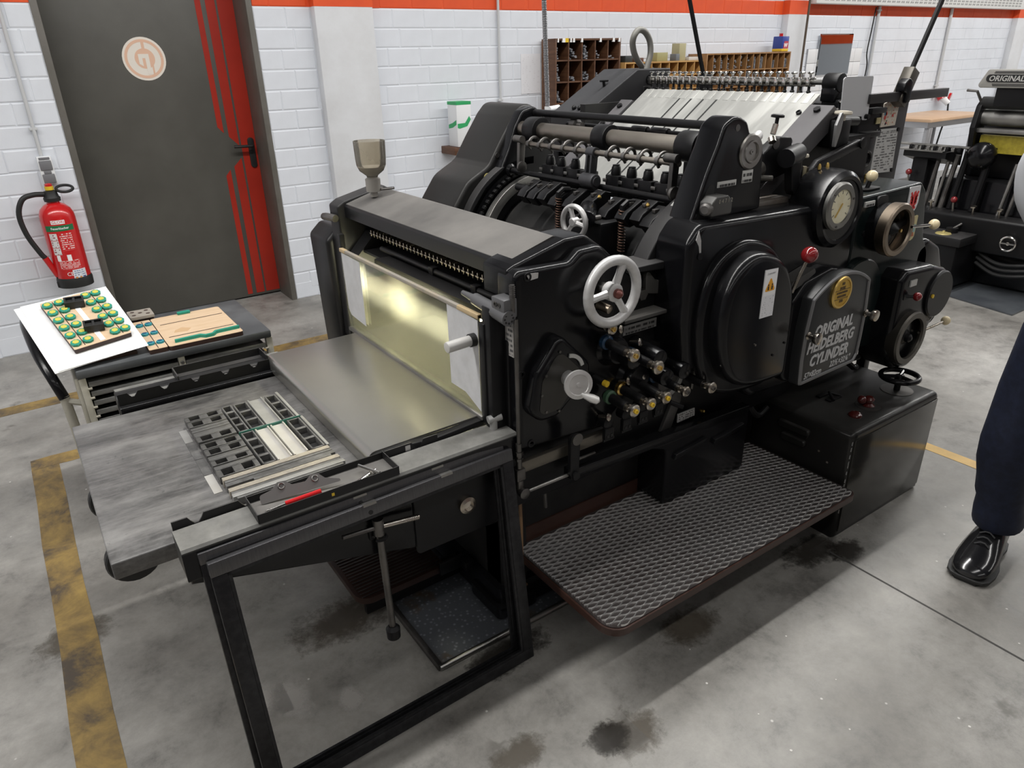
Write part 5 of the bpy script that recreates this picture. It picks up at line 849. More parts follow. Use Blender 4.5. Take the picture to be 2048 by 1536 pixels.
p(M().tube(smooth([(2.44, 1.40, .64), (2.46, 1.40, .59), (2.56, 1.40, .57), (2.66, 1.40, .56)], 5), .012, 8), 'cable_loop', RUBBER); m = M(); m.box(2.84, 2.88, 1.46, 1.50, .0, .60, .004); p(m, 'support_leg', BLKS); m = M(); m.box(2.55, 2.58, 1.56, 1.6, .1, .6); p(m, 'support_post', mat('olive_post', (.10, .10, .085), .5)); p(M().tube([(2.56, 1.46, .60), (2.68, 1.42, .50), (2.70, 1.42, .50)], .012, 8), 'pedal_rod', BLK)
# feeder tower with stickers and cross bar
tw = p(M().box(2.76, 3.10, 1.625, 2.56, .50, 1.505, .006), 'feeder_tower', BLKS); p(M().box(2.60, 2.78, 1.66, 2.56, .6, 1.46), 'feeder_core', DARK)
for x0, x1, z in ((2.77, 2.87, 1.47), (2.77, 2.855, 1.385)): p(M().box(x0, x1, 1.585, 1.63, z, z + .02, .003), 'tower_ledge', BLKD, tw)
p(M().box(2.775, 2.85, 1.60, 1.63, 1.24, 1.385, .004), 'tower_pocket', BLKS, tw); p(M().torus((2.805, 1.60, 1.305), (0, -1, 0), .026, .008, 22, 8), 'tower_eye', BLK, tw); p(M().box(2.79, 2.86, 1.612, 1.622, 1.33, 1.40, .002), 'tower_sheet', mat('pale_metal', (.36, .37, .38), .4, .4), tw)
it = p(M().prism([(2.888, 1.235), (3.055, 1.228), (3.04, 1.402), (2.888, 1.405)], 1.619, 1.6235, 'y'), 'instruction_plate', mat_print('instruction_print', (.50, .50, .49), (.12, .12, .12), 17, 7, fill=.6)); p(M().box(2.895, 3.03, 1.6185, 1.6192, 1.385, 1.397), 'plate_heading', mat_print('heading_print', (.44, .44, .43), (.06, .06, .06), 2, 9, fill=.6), it)
for x, z in ((2.895, 1.398), (3.035, 1.396), (3.045, 1.236)): p(M().cyl((x, 1.6195, z), (x, 1.612, z), .008, n=10), 'plate_screw', BLKS, it)
stk = p(M().prism([(2.904, 1.412), (3.01, 1.414), (3.015, 1.505), (2.99, 1.51), (2.96, 1.513), (2.905, 1.500)], 1.619, 1.6235, 'y'), 'cartoon_sticker', mat_print('sticker_print', (.55, .50, .43), (.42, .20, .14), 9, 9, fill=.55, off=4)); 
for k in range(16):
    x, z = 2.918 + R.random() * .08, 1.42 + R.random() * .075; p(M().prism(circ(x, z, R.uniform(.004, .009), 8), 1.618, 1.6195, 'y'), 'sticker_patch', mat('patch_%d' % k, R.choice([(.5, .06, .05), (.1, .22, .3), (.6, .45, .3), (.55, .5, .4), (.1, .1, .12)]), .6), stk)
p(M().box(2.868, 2.898, 1.619, 1.6235, 1.427, 1.45), 'yellow_note', mat('faded_note', (.44, .38, .20), .6), tw)
cb_ = p(M().box(2.74, 3.32, 1.585, 1.61, 1.508, 1.542, .002), 'cross_bar', mat('bar_grey', (.05, .048, .05), .4, .3)); br_ = M(); br_.prism(fillet([(2.925, 1.54), (2.935, 1.575), (2.96, 1.592), (2.985, 1.58), (2.99, 1.50), (2.955, 1.50), (2.955, 1.54)], .012, 3), 1.565, 1.60, 'y', .004); p(br_, 'bar_bracket', BLK)
up = Vector((.455, 0, .89)); m = M(); m.box(-.026, .026, -.022, .022, -.09, .05, .003, 2, Matrix.Translation((3.0, 1.60, 1.575)) @ Matrix.Rotation(.47, 4, 'Y')); p(m, 'rod_socket', mat('socket_bronze', (.10, .09, .075), .4, .4)); p(M().box(-.010, .010, -.006, .006, 0, 1.1, .001, 1, Matrix.Translation((3.01, 1.60, 1.60)) @ Matrix.Rotation(.47, 4, 'Y')), 'upright_rod', BLKS)
p(M().box(-.009, .009, -.006, .006, 0, 1.1, .001, 1, Matrix.Translation((2.955, 2.58, 1.56)) @ Matrix.Rotation(-.40, 4, 'Y')), 'upright_rod', BLKS); p(M().box(2.93, 2.985, 2.56, 2.60, 1.50, 1.60, .004), 'rod_socket', BLKS)
# flexible conduit to the hall ceiling
cf = p(M().coil((2.315, 3.02, 1.46), (2.26, 3.02, 2.7), .0095, .0032, 170, 8), 'flexible_conduit', mat('conduit_grey', (.24, .24, .25), .4, .6)); p(M().cyl((2.315, 3.02, 1.46), (2.26, 3.02, 2.7), .0095, n=10), 'conduit_core', GREYP, cf); m = M(); m.cyl((2.31, 3.0, 1.455), (2.37, 3.0, 1.46), .017, n=14); m.cyl((2.315, 3.02, 1.40), (2.315, 3.02, 1.47), .016, n=12); p(m, 'conduit_coupling', LIGHTP); p(M().box(2.26, 2.40, 2.86, 3.06, .9, 1.44, .01), 'junction_case', BLKS)
# ---- control cabinet on the right
CBX = enamel('cabinet_black', (.011, .0105, .0095), .22, .28, (.16, .155, .15), 4)
cbn = fillet([(2.24, .0), (2.24, .455), (2.84, .455), (2.84, .0)], [.0, .03, .03, 0], 5)
cab = p(M().prism(cbn, 1.137, 1.56, 'y', .02, 4), 'control_cabinet', CBX); p(M().box(2.255, 2.825, 1.1335, 1.138, .03, .425, .0015), 'cabinet_front', mat('cabinet_panel', (.020, .019, .016), .16, 0, (.026, .024, .02), 5), cab)
for z, y0, y1 in ((.385, 1.30, 1.44), (.335, 1.31, 1.42)): p(M().prism(rrect(y0, y1, z - .016, z + .016, .014), 2.226, 2.242, 'x', .008), 'louvre', CBX, cab)
for y, z in ((1.255, .335), (1.215, .305)): p(M().cyl((2.24, y, z), (2.236, y, z), .005, n=8), 'rivet', NICKEL, cab)
for k in range(12): z = .12 + k * .026 + R.uniform(-.008, .008); p(M().prism(fillet([(2.246, z), (2.262 + R.uniform(-.004, .006), z + .004), (2.258, z + R.uniform(.012, .03)), (2.247, z + .016)], .002, 2), 1.1405, 1.1425, 'y'), 'paint_chip', ALU, cab) if R.random() < .8 else None
p(M().lathe((2.71, 1.245, .455), (0, 0, 1), [(.06, 0), (.06, .002)], 30), 'dial_ring', STEELD, cab); p(M().cyl((2.71, 1.245, .455), (2.71, 1.245, .50), .012, n=12), 'wheel_post', BLKS, cab)
m = M(); c = V(2.71, 1.245, .515); m.torus(c, (0, 0, 1), .068, .0105, 36, 12); m.lathe(c - V(0, 0, .015), (0, 0, 1), [(.018, 0), (.018, .018), (.01, .022)], 16)
for k in range(3): t = .3 + k * 2.094; m.tube([c, c + V(math.cos(t), math.sin(t), 0) * .068], .008, 8)
p(m, 'speed_handwheel', BLK, cab)
p(M().lathe((2.49, 1.235, .455), (0, 0, 1), [(.045, 0), (.045, .002)], 28), 'dial_ring', STEELD, cab); m = M(); m.lathe((2.49, 1.235, .455), (0, 0, 1), [(.022, 0), (.024, .004), (.012, .012), (.018, .022), (.020, .03), (.012, .038)], 18); m.ball((2.465, 1.25, .482), .017, 14); p(m, 'selector_knob', MAROON, cab)
p(M().lathe((2.375, 1.218, .455), (0, 0, 1), [(.024, 0), (.024, .006), (.016, .014), (.006, .017)], 20), 'stop_button', MAROON, cab); m = M(); m.box(2.40, 2.475, 1.335, 1.36, .455, .463, .002); m.box(2.40, 2.475, 1.38, 1.40, .455, .463, .002); m.tube([(2.41, 1.33, .465), (2.44, 1.37, .475), (2.47, 1.34, .465)], .006, 8); p(m, 'cable_clip', BLKS, cab)
p(M().tube(smooth([(2.10, 1.52, .52), (2.14, 1.50, .44), (2.19, 1.50, .40), (2.24, 1.50, .42)], 5), .012, 8), 'cable_loop', RUBBER)
# ---- tread plate
XA, XB, YA, YB, ZT = 1.05, 2.228, 1.078, 1.56, .25
st_ = p(M().prism(fillet([(XA, YA), (XB, YA), (XB, YB), (XA, YB)], [.06, .03, 0, 0], 6), ZT - .032, ZT - .006, 'z', .003), 'tread_frame', BROWNP); m = M(); m.box(XA, 1.60, 1.555, 1.562, ZT - .006, ZT + .055); p(m, 'kick_plate', BROWNP, st_); p(M().prism(fillet([(XA + .006, YA + .006), (XB - .004, YA + .006), (XB - .004, YB - .005), (XA + .006, YB - .005)], [.055, .026, 0, 0], 6), ZT - .006, ZT - .003, 'z'), 'tread_sheet', mat('tread_steel', (.035, .026, .024), .4, .4, (.055, .05, .049), 3), st_)
m = M(); P2 = .060; pit = .0096; nr = int((YB - YA - .02) / pit)
for r_ in range(nr):
    y0 = YA + .012 + r_ * pit; ph = (r_ % 2) * .5
    nx = int((XB - XA - .02) / (P2 / 6)); A = []
    for i in range(nx + 1):
        x = XA + .012 + i * P2 / 6; u = ((x / P2) + ph) % 1.0; t = abs(u * 2 - 1); t = min(1, max(0, (t - .2) / .6)); y = y0 + (t - .5) * pit * .86
        dx = max(0, XA + .066 - x); lim = YA + .066 - math.sqrt(max(0, .06 ** 2 - dx ** 2)) if dx > 0 else 0
        if dx > .06 or y < lim: continue
        A.append((x, y, ZT - .0035, .0050 * (1 - .6 * abs(.5 - t)) + .0012))
    if len(A) > 2: m.loft([[(x, y - .0016, z), (x, y - .0005, z + h), (x, y + .0005, z + h), (x, y + .0016, z)] for x, y, z, h in A], True, False)
o = p(m, 'tread_ridges', mat('polished_ridges', (.80, .79, .78), .3, .85), st_, flat=False); o['kind'] = 'stuff'
for x in (1.25, 1.95): p(M().box(x, x + .05, 1.15, 1.56, .15, .222, .004), 'tread_bracket', BLK, st_)
# small far tread under the bed
st2 = p(M().prism(fillet([(.585, 1.755), (.90, 1.755), (.90, 2.2), (.585, 2.2)], [.05, 0, 0, .05], 5), .095, .12, 'z', .003), 'small_tread', BROWNP); m = M()
for r_ in range(26): m.box(.60, .895, 1.77 + r_ * .0162, 1.77 + r_ * .0162 + .004, .12, .1225)
o = p(m, 'tread_ridges', STEELD, st2); o['kind'] = 'stuff'; m = M(); m.box(.87, .985, 1.735, 1.745, .10, .15, .002); m.box(.62, .98, 1.80, 1.82, .02, .095); m.box(.95, .985, 1.70, 1.76, .10, .135, .003); p(m, 'tread_hanger', BLKS)
# ================================================================== loose things around the press
def pan_mat():
    m, t, b = nt('galvanised_pan'); v = N(t, 'ShaderNodeTexVoronoi', i_Scale=60.0); tc = t.nodes.new('ShaderNodeTexCoord'); t.links.new(tc.outputs['Object'], v.inputs['Vector'])
    c = ramp(t, v.outputs['Distance'], [(.1, (.30, .32, .35)), (.35, (.13, .14, .155))]); f = noise(t, 3.2, 7, .65, .5)
    t.links.new(mixc(t, ramp(t, f, [(.55, (0,) * 3), (.66, (.8,) * 3)]), c, (.13, .075, .02)), b.inputs['Base Color']); b.inputs['Metallic'].default_value = .4; b.inputs['Roughness'].default_value = .35; return m
dt = thing('drip_pan', 'shallow galvanised drip pan with oil stains under the press', 'drip pan', (1.5, 2.0, 0))
put(M().box(.715, 2.2, 1.465, 2.65, .001, .008), 'pan_floor', pan_mat(), dt)
put(M().cyl((.705, 1.462, .014), (2.2, 1.462, .014), .010, n=12), 'rolled_edge', STEEL, dt); put(M().box(.700, .716, 1.462, 2.66, 0, .024, .003), 'side_rim', STEELD, dt)
# ---- two chases leaning on the bed rail
def chase(bl, br_, tl, w, t, lab, mt, mt2):
    bl, br_, tl = Vector(bl), Vector(br_), Vector(tl); u = (br_ - bl).normalized(); v = (tl - bl); v = (v - u * v.dot(u)).normalized(); n = u.cross(v).normalized()
    W_ = (br_ - bl).length; H_ = (tl - bl).length; mx = Matrix((( u.x, n.x, v.x, bl.x), (u.y, n.y, v.y, bl.y), (u.z, n.z, v.z, bl.z), (0, 0, 0, 1)))
    th = thing('printing_chase', lab, 'chase', ((bl + br_) / 2)[:], 'chases leaning on the press')
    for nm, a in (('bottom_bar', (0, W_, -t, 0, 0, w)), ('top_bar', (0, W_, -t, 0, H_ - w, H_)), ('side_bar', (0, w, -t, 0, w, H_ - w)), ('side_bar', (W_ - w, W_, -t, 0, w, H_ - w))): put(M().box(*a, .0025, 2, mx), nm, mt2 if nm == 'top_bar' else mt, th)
    for a in ((w, W_ - w, -t * .6, -t * .1, w, w + .008), (w, W_ - w, -t * .6, -t * .1, H_ - w - .008, H_ - w), (w, w + .008, -t * .6, -t * .1, w, H_ - w), (W_ - w - .008, W_ - w, -t * .6, -t * .1, w, H_ - w)): put(M().box(*a, 0, 1, mx), 'inner_lip', mt, th)
    for x in (W_ * .45, W_ * .72): put(M().box(x, x + .035, -t - .0006, .0006, H_ - w * .18, H_ + .0006, 0, 1, mx), 'notch_mark', STEEL, th)
    put(M().cyl(mx @ Vector((W_ * .47, .001, H_ - w * .7)), mx @ Vector((W_ * .47, -.002 - t, H_ - w * .7)), .006, n=10), 'hole_plug', BLACKINK, th)
CHS = mat('chase_iron', (.022, .022, .024), .36, .6, (.045, .045, .048), 50, .4, .8); CHW = mat('chase_worn_lit_iron', (.10, .099, .104), .36, .75, (.145, .143, .148), 90, .3, .9, stretch=(4, 1, .25))  # top bars paler: wear plus overhead sheen put into the colour
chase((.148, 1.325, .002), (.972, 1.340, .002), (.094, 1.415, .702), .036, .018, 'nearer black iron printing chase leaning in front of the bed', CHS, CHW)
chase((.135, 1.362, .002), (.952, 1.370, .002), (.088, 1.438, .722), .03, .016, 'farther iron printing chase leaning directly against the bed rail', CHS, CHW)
# ---- tee wrench hanging in a clip
tw_ = thing('tee_wrench', 'long dark tee handled socket wrench hanging below the bed rail', 'wrench', (.566, 1.452, .23)); put(M().cyl((.562, 1.452, .595), (.567, 1.452, .262), .0105, .0095, 14), 'shaft', STEELD, tw_); put(M().lathe((.567, 1.452, .225), (0, 0, 1), [(.014, 0), (.019, .004), (.020, .034), (.012, .044)], 20), 'socket', BLKS, tw_); put(M().cyl((.462, 1.448, .617), (.562, 1.452, .604), .006, n=10), 'handle_bar', STEELD, tw_); put(M().cyl((.562, 1.452, .604), (.676, 1.452, .588), .0075, n=12), 'handle_bar', NICKEL, tw_); put(M().cyl((.561, 1.452, .582), (.561, 1.452, .63), .0145, n=16), 'cross_head', STEELD, tw_); put(M().coil((.63, 1.452, .5945), (.675, 1.452, .588), .0075, .001, 9, 8), 'thread', NICKEL, tw_)
m = M(); m.torus((.562, 1.452, .572), (0, 0, 1), .0165, .004, 16, 8, -1.0, 4.2); m.box(.54, .584, 1.468, 1.476, .56, .60); p(m, 'tool_clip', BLKS)
# ---- tool tray on the rail
ty = thing('tool_tray', 'long shallow black tool tray on the bed rail', 'tray', (.455, 1.5, .738)); m = M(); m.box(.276, .632, 1.450, 1.548, .7382, .7402); put(m, 'tray_floor', PLATE, ty)
for a in ((.276, .632, 1.4485, 1.4505, .7382, .762), (.276, .632, 1.5455, 1.5475, .7382, .758), (.2745, .2765, 1.4485, 1.5475, .7382, .762), (.6315, .6335, 1.4485, 1.5475, .7382, .762)): put(M().box(*a), 'tray_wall', BLKD, ty)
tk = thing('chase_key', 'small chrome tee key lying in the tool tray', 'key', (.545, 1.49, .740)); put(M().cyl((.515, 1.458, .7465), (.585, 1.490, .7475), .006, n=12), 'stem', CHROME, tk); put(M().cyl((.555, 1.523, .757), (.583, 1.456, .757), .004, n=10), 'cross_bar', CHROME, tk)
sp_ = thing('locking_wedge', 'grey steel wedge with two eyelets leaning in the tool tray', 'tool', (.40, 1.505, .740)); mx = Matrix.Translation((.302, 1.520, .7405)) @ Matrix.Rotation(-.20, 4, 'Z') @ Matrix.Rotation(-.5, 4, 'X')
put(M().prism(fillet([(0, 0), (0, .022), (.03, .03), (.045, .045), (.062, .045), (.078, .032), (.11, .032), (.125, .045), (.142, .045), (.157, .03), (.192, .020), (.192, .014)], .006, 3), -.002, .002, 'y', 0, mtx=mx), 'wedge_plate', mat('wedge_grey', (.18, .17, .165), .5, .4), sp_)
for x in (.053, .133): put(M().torus(mx @ Vector((x, -.002, .034)), (0, -.88, .48), .007, .0024, 16, 8), 'eyelet', STEEL, sp_)
sd = thing('hook_spanner', 'red handled hook spanner lying in the tool tray', 'tool', (.36, 1.465, .740)); put(M().tube([(.345, 1.464, .758), (.43, 1.456, .764)], .006, 10), 'red_handle', EXR, sd); put(M().cyl((.312, 1.472, .750), (.345, 1.464, .758), .003, n=8), 'shank', STEELD, sd); put(M().torus((.306, 1.474, .746), (0, 0, 1), .006, .0022, 16, 8), 'hook', STEELD, sd)
put(M().box(.452, .459, 1.4478, 1.4484, .744, .752), 'paint_fleck', YEL, ty)
# ---- furniture locked up on the bed
IRN = mat('furniture_iron', (.09, .088, .086), .42, .4, (.20, .197, .192), 16); IRL = mat('furniture_light', (.40, .395, .38), .42, .5, (.32, .315, .30), 12); ALB = mat('alloy_plate', (.56, .545, .51), .45, .4, (.50, .48, .44), 10); WST = mat('pale_strip', (.36, .32, .255), .55, .1, (.22, .20, .18), 20, stretch=(3, 20, 1)); DST = mat('lead_strip', (.12, .118, .114), .45, .5, (.20, .197, .19), 20)
ORD = ('first', 'second', 'third', 'fourth', 'fifth', 'sixth', 'seventh', 'eighth', 'ninth', 'tenth')
def hollow(x0, x1, y0, y1, nh, lab, z0=.7003, z1=.722, web=.012):
    o = thing('hollow_furniture', lab, 'printing furniture', ((x0 + x1) / 2, (y0 + y1) / 2, z0), 'hollow furniture on the bed'); t = .0045; lx = (x1 - x0) > (y1 - y0)
    for a in (0, 1):
        if lx: ya = y0 if a == 0 else y1 - t; put(M().box(x0, x1, ya, ya + t, z0, z1, .0012), 'side_wall', IRN, o)
        else: xa = x0 if a == 0 else x1 - t; put(M().box(xa, xa + t, y0, y1, z0, z1, .0012), 'side_wall', IRN, o)
    L0, L1 = (x0, x1) if lx else (y0, y1); seg = (L1 - L0) / nh
    for k in range(nh + 1):
        a = L0 + seg * k - web / 2; b = a + web; a = max(a, L0); b = min(b, L1)
        if lx: put(M().box(a, b, y0 + t, y1 - t, z0, z1 - .0015), 'cross_web', IRN, o)
        else: put(M().box(x0 + t, x1 - t, a, b, z0, z1 - .0015), 'cross_web', IRN, o)
    put(M().box(x0 + t, x1 - t, y0 + t, y1 - t, z0, z0 + .003), 'floor_web', BLACKINK, o)
k = 0
for y0, y1 in ((2.124, 2.162), (2.080, 2.120), (1.972, 2.012), (1.920, 1.958), (1.876, 1.916), (1.812, 1.846), (1.742, 1.788)): hollow(.259, .366, y0, y1, 2, 'hollow iron furniture with two windows, %s from the far end of the left column' % ORD[k], web=.024); k += 1
k = 0
for y0, y1 in ((2.062, 2.077), (2.045, 2.060), (2.016, 2.042), (1.850, 1.872), (1.792, 1.808)): tag(put(M().box(.259, .366, y0, y1, .7003, .7205, .0012), 'solid_furniture', DST), 'solid grey furniture bar, %s from the far end of the left column' % ORD[k], 'printing furniture', 'solid bars in the left column'); k += 1
tag(put(M().box(.369, .553, 1.9605, 1.9625, .7003, .7232), 'glass_rule', mat('green_edge', (.06, .20, .16), .2)), 'thin green edged rule lying across the middle of the locked furniture', 'rule')
for x0, x1, y0, y1, nh, wh in ((.371, .401, 1.968, 2.17, 4, 'far row next to the left column'), (.406, .447, 1.968, 2.165, 3, 'far row left of the plain plate'), (.505, .539, 1.968, 2.163, 3, 'far row nearest the steel hood'), (.372, .408, 1.742, 1.956, 4, 'near row beside the bright alloy plates'), (.508, .546, 1.742, 1.956, 3, 'near row right of the bright alloy plates')): hollow(x0, x1, y0, y1, nh, 'upright hollow iron furniture in the ' + wh)
for x0, x1, y0, y1, mt, lb in ((.452, .498, 1.968, 2.17, IRL, 'plain grey furniture plate in the far row'), (.413, .453, 1.742, 1.956, ALB, 'left bright alloy furniture plate in the near row'), (.458, .498, 1.742, 1.956, ALB, 'right bright alloy furniture plate in the near row')):
    o = thing('furniture_plate', lb, 'printing furniture', ((x0 + x1) / 2, (y0 + y1) / 2, .7003)); put(M().box(x0 + .004, x1 - .004, y0, y1, .7003, .7165), 'web', mt, o)
    for a in (x0, x1 - .0045): put(M().box(a, a + .0045, y0, y1, .7003, .722, .001), 'flange', mt, o)
for x0, y0, y1, lb in ((.543, 1.965, 2.175, 'thin steel strip beside the far row of furniture'), (.550, 1.74, 1.958, 'thin steel strip beside the near row of furniture')): tag(put(M().box(x0, x0 + .008, y0, y1, .7003, .7225, .001), 'steel_strip', IRL), lb, 'strip')
yy = 1.738
for k, (w_, mt, x0, x1) in enumerate(((.019, WST, .262, .552), (.012, DST, .264, .553), (.018, IRN, .262, .555), (.012, DST, .33, .54), (.020, WST, .262, .556), (.014, DST, .264, .553), (.018, IRL, .262, .558), (.010, DST, .27, .55))):
    tag(put(M().box(x0, x1, yy - w_ + .001, yy, .7003, .7215 - (k % 3) * .001, .001), 'long_strip', mt), 'long furniture strip, %s of the stack from the windows towards the tool tray' % ORD[k], 'strip', 'long strips at the near edge of the bed'); yy -= w_
for y0, y1, mt, lb in ((2.03, 2.122, IRL, 'grey paper slip on the bed beside the far left furniture'), (1.915, 2.028, IRN, 'dark slip on the bed beside the left furniture'), (1.812, 1.912, DST, 'mid grey slip on the bed beside the left furniture'), (1.705, 1.81, ALB, 'pale slip on the bed at the near left corner of the furniture')): tag(put(M().box(.232, .2535, y0, y1, .7002, .7014), 'packing_slip', mt), lb, 'slip')
# ================================================================== galley trolley behind the bed
BEI = mat('beige_enamel', (.44, .42, .36), .45, 0, (.36, .34, .28), 12); TRT = mat('trolley_top', (.075, .08, .085), .4, .2, (.12, .125, .13), 4, rough2=.6); GAL = mat('galley_zinc', (.17, .17, .165), .42, .4, (.32, .32, .31), 9, stretch=(1, 6, 6))
tr = thing('galley_trolley', 'grey galley trolley with stacked sliding trays and a black tube handle', 'trolley', (.38, 3.1, 0))
put(M().box(.028, .738, 2.84, 3.365, .668, .700, .006), 'top', TRT, tr)
for x in (.030, .372, .716): put(M().box(x, x + .024, 2.845, 2.875, .07, .668, .002), 'corner_post', BEI, tr); put(M().box(x, x + .024, 3.33, 3.36, .07, .668, .002), 'corner_post', BEI, tr)
put(M().lathe((.385, 2.845, .645), (0, -1, 0), [(.008, 0), (.006, .006)], 12), 'post_screw', STEEL, tr)
g0 = None; c0 = None
for b_, (x0, x1) in enumerate(((.058, .370), (.398, .714))):
    for k in range(15):
        z = .628 - k * .038
        if g0 is None:
            m = M(); m.box(x0, x1, 2.855, 3.35, z, z + .002); m.box(x0, x1, 2.848, 2.856, z, z + .020, .002); m.box(x0, x0 + .003, 2.855, 3.35, z, z + .012); m.box(x1 - .003, x1, 2.855, 3.35, z, z + .012); g0 = put(m, 'galley', GAL, tr); gz0, gx0 = z, x0
        else: dup(g0, (x0 - gx0, 0, z - gz0))
        for xx in (x0 - .006, x1 - .008):
            if c0 is None: c0 = put(M().box(xx, xx + .014, 2.842, 2.872, z - .008, z - .001, .001), 'runner', BEI, tr); cc = (xx, z)
            else: dup(c0, (xx - cc[0], 0, z - cc[1]))
put(M().box(.05, .72, 3.35, 3.36, .07, .66), 'back_panel', GAL, tr); put(M().box(.03, .74, 2.85, 3.36, .05, .075, .003), 'base_tray', BEI, tr); put(M().box(.018, .030, 2.85, 3.36, .07, .67, .002), 'end_panel', BEI, tr)
for x in (.07, .69):
    for y in (2.90, 3.31): put(M().lathe((x, y - .012, .028), (0, 1, 0), [(.012, 0), (.027, .002), (.027, .022), (.012, .024)], 18), 'caster', RUBBER, tr)
put(M().tube(smooth([(-.028, 2.90, .08), (-.022, 2.90, .40), (-.028, 2.90, .60)], 5), .017, 12), 'handle_leg', BEI, tr); put(M().tube(smooth([(-.028, 2.90, .59), (-.045, 2.925, .66), (-.068, 3.02, .735), (-.078, 3.14, .785), (-.080, 3.24, .80), (-.075, 3.30, .78), (-.055, 3.33, .70), (-.03, 3.34, .55)], 6), .019, 14), 'black_handle', BLK, tr); put(M().tube([(-.028, 2.90, .58), (.03, 2.88, .56)], .012, 8), 'handle_strut', BEI, tr); put(M().tube([(-.03, 3.34, .56), (.03, 3.34, .56)], .012, 8), 'handle_strut', BEI, tr)
# things lying on the trolley
PLY = mat('birch_plywood', (.66, .49, .33), .5, 0, (.60, .43, .27), 4, stretch=(2, 9, 1)); BURN = mat('burnt_edge', (.045, .022, .016), .6); GRR = mat('green_rubber', (.015, .27, .19), .5); YRB = mat('yellow_rubber', (.55, .50, .08), .55); BRB = mat('blue_rubber', (.02, .26, .32), .5); BRD = mat('blue_core', (.015, .08, .16), .6)
th = math.atan(.35)
def tilt(x, y, z, rz): return Matrix.Translation((x, y, z)) @ Matrix.Rotation(th, 4, 'X') @ Matrix.Rotation(rz, 4, 'Z')
tag(put(M().box(.03, .245, 2.895, 3.30, .7002, .7145, .002), 'die_board', BURN), 'dark burnt edge die board hidden under the white sheets', 'die board')
for dz, rz, dx, lb in ((.0, .16, -.012, 'lower large white paper sheet sticking out at the left of the die board'), (.003, .135, .0, 'upper large white paper sheet under the die board with yellow and green buttons')):
    mx = tilt(.133 + dx, 2.862, .7185 + dz, rz); tag(put(M().box(-.155, .155, 0, .445, 0, .0012, 0, 1, mx), 'paper_sheet', WHITE), lb, 'paper')
mx = tilt(.147, 2.932, .7505, .19)
d1 = thing('die_board', 'plywood die board with rows of green rubber rings and yellow centres', 'die board', (.14, 3.0, .75)); put(M().prism(rrect(-.101, .101, 0, .335, .004), 0, .0165, 'z', 0, mtx=mx), 'board_edge', BURN, d1); put(M().prism(rrect(-.1012, .1012, -.0002, .3352, .004), .0165, .0180, 'z', 0, mtx=mx), 'board_top', PLY, d1)
put(M().prism([(-.008, .005), (.010, .005), (.010, .328), (-.008, .328)], .018, .0195, 'z', 0, mtx=mx), 'white_tape', WHITE, d1)
for x in (-.062, .074): put(M().prism([(x, .01), (x + .003, .01), (x + .003, .325), (x, .325)], .018, .0188, 'z', 0, mtx=mx), 'steel_rule', BURN, d1)
def button(parent, mx, x, y, c1, c2, r=.0188):
    o = put(M().prism(circ(x, y, r, 8), 0, .010, 'z', .002, 1, False, True, mtx=mx), 'rubber_ring', c1, parent); put(M().prism(circ(x, y, r * .62, 6), .010, .0112, 'z', 0, mtx=mx), 'rubber_centre', c2, o)
mb = mx @ Matrix.Translation((0, 0, .018))
for r_ in range(6):
    for x in (-.084, -.042, .054, .092): button(d1, mb, x, .030 + r_ * .0545, GRR, YRB)
for x, y, lb in ((.0, .262, 'black plastic corner block at the far end of the white taped die board'), (.002, .085, 'black plastic corner block at the near half of the white taped die board')):
    mk = mb @ Matrix.Translation((x, y, .0018)) @ Matrix.Rotation(-.25, 4, 'Z'); m = M()
    m.box(-.034, .034, -.020, -.014, 0, .030, .001, 1, mk); m.box(-.034, .034, .014, .020, 0, .030, .001, 1, mk); m.box(-.034, -.027, -.014, .014, 0, .030, .001, 1, mk); m.box(.027, .034, -.014, .014, 0, .030, .001, 1, mk); m.box(-.004, .004, -.014, .014, 0, .028, 0, 1, mk); m.box(-.03, .03, -.014, .014, 0, .020, 0, 1, mk); tag(put(m, 'corner_block', RUBBER), lb, 'block')
def dieb(x0, x1, y0, y1, lab, r=.012):
    o = thing('die_board', lab, 'die board', ((x0 + x1) / 2, (y0 + y1) / 2, .7002)); put(M().prism(rrect(x0, x1, y0, y1, r), .7002, .717, 'z'), 'board_edge', BURN, o); put(M().prism(rrect(x0 - .0002, x1 + .0002, y0 - .0002, y1 + .0002, r), .717, .7185, 'z'), 'board_top', PLY, o); return o
d2 = dieb(.352, .632, 2.845, 3.243, 'wide plywood die board with two dark slots and green rubber strips')
for y in (3.13, 2.952): put(M().box(.372, .622, y, y + .006, .7183, .7192), 'dark_slot', BURN, d2)
put(M().prism(fillet([(.380, 2.872), (.474, 2.876), (.492, 2.858), (.522, 2.860), (.538, 2.882), (.630, 2.886), (.630, 2.900), (.535, 2.896), (.520, 2.874), (.494, 2.872), (.478, 2.890), (.380, 2.886)], .004, 3), .7185, .730, 'z'), 'green_strip', GRR, d2); put(M().box(.46, .512, 3.222, 3.24, .7185, .730, .002), 'green_strip', GRR, d2)
put(M().prism([(.40, 3.0), (.45, 2.99), (.47, 3.02), (.44, 3.05), (.41, 3.03)], .7185, .7188, 'z'), 'water_stain', mat('stain_tan', (.54, .36, .20), .6), d2)
d3 = dieb(.282, .348, 2.852, 3.24, 'narrow plywood die board with blue green rubber rings', .006); put(M().box(.314, .317, 2.86, 3.23, .7183, .7190), 'steel_rule', BURN, d3)
for r_ in range(3):
    for x in (.299, .333): button(d3, Matrix.Translation((0, 0, .7185)), x, 2.915 + r_ * .125, GRR if False else BRB, BRD, .0145)
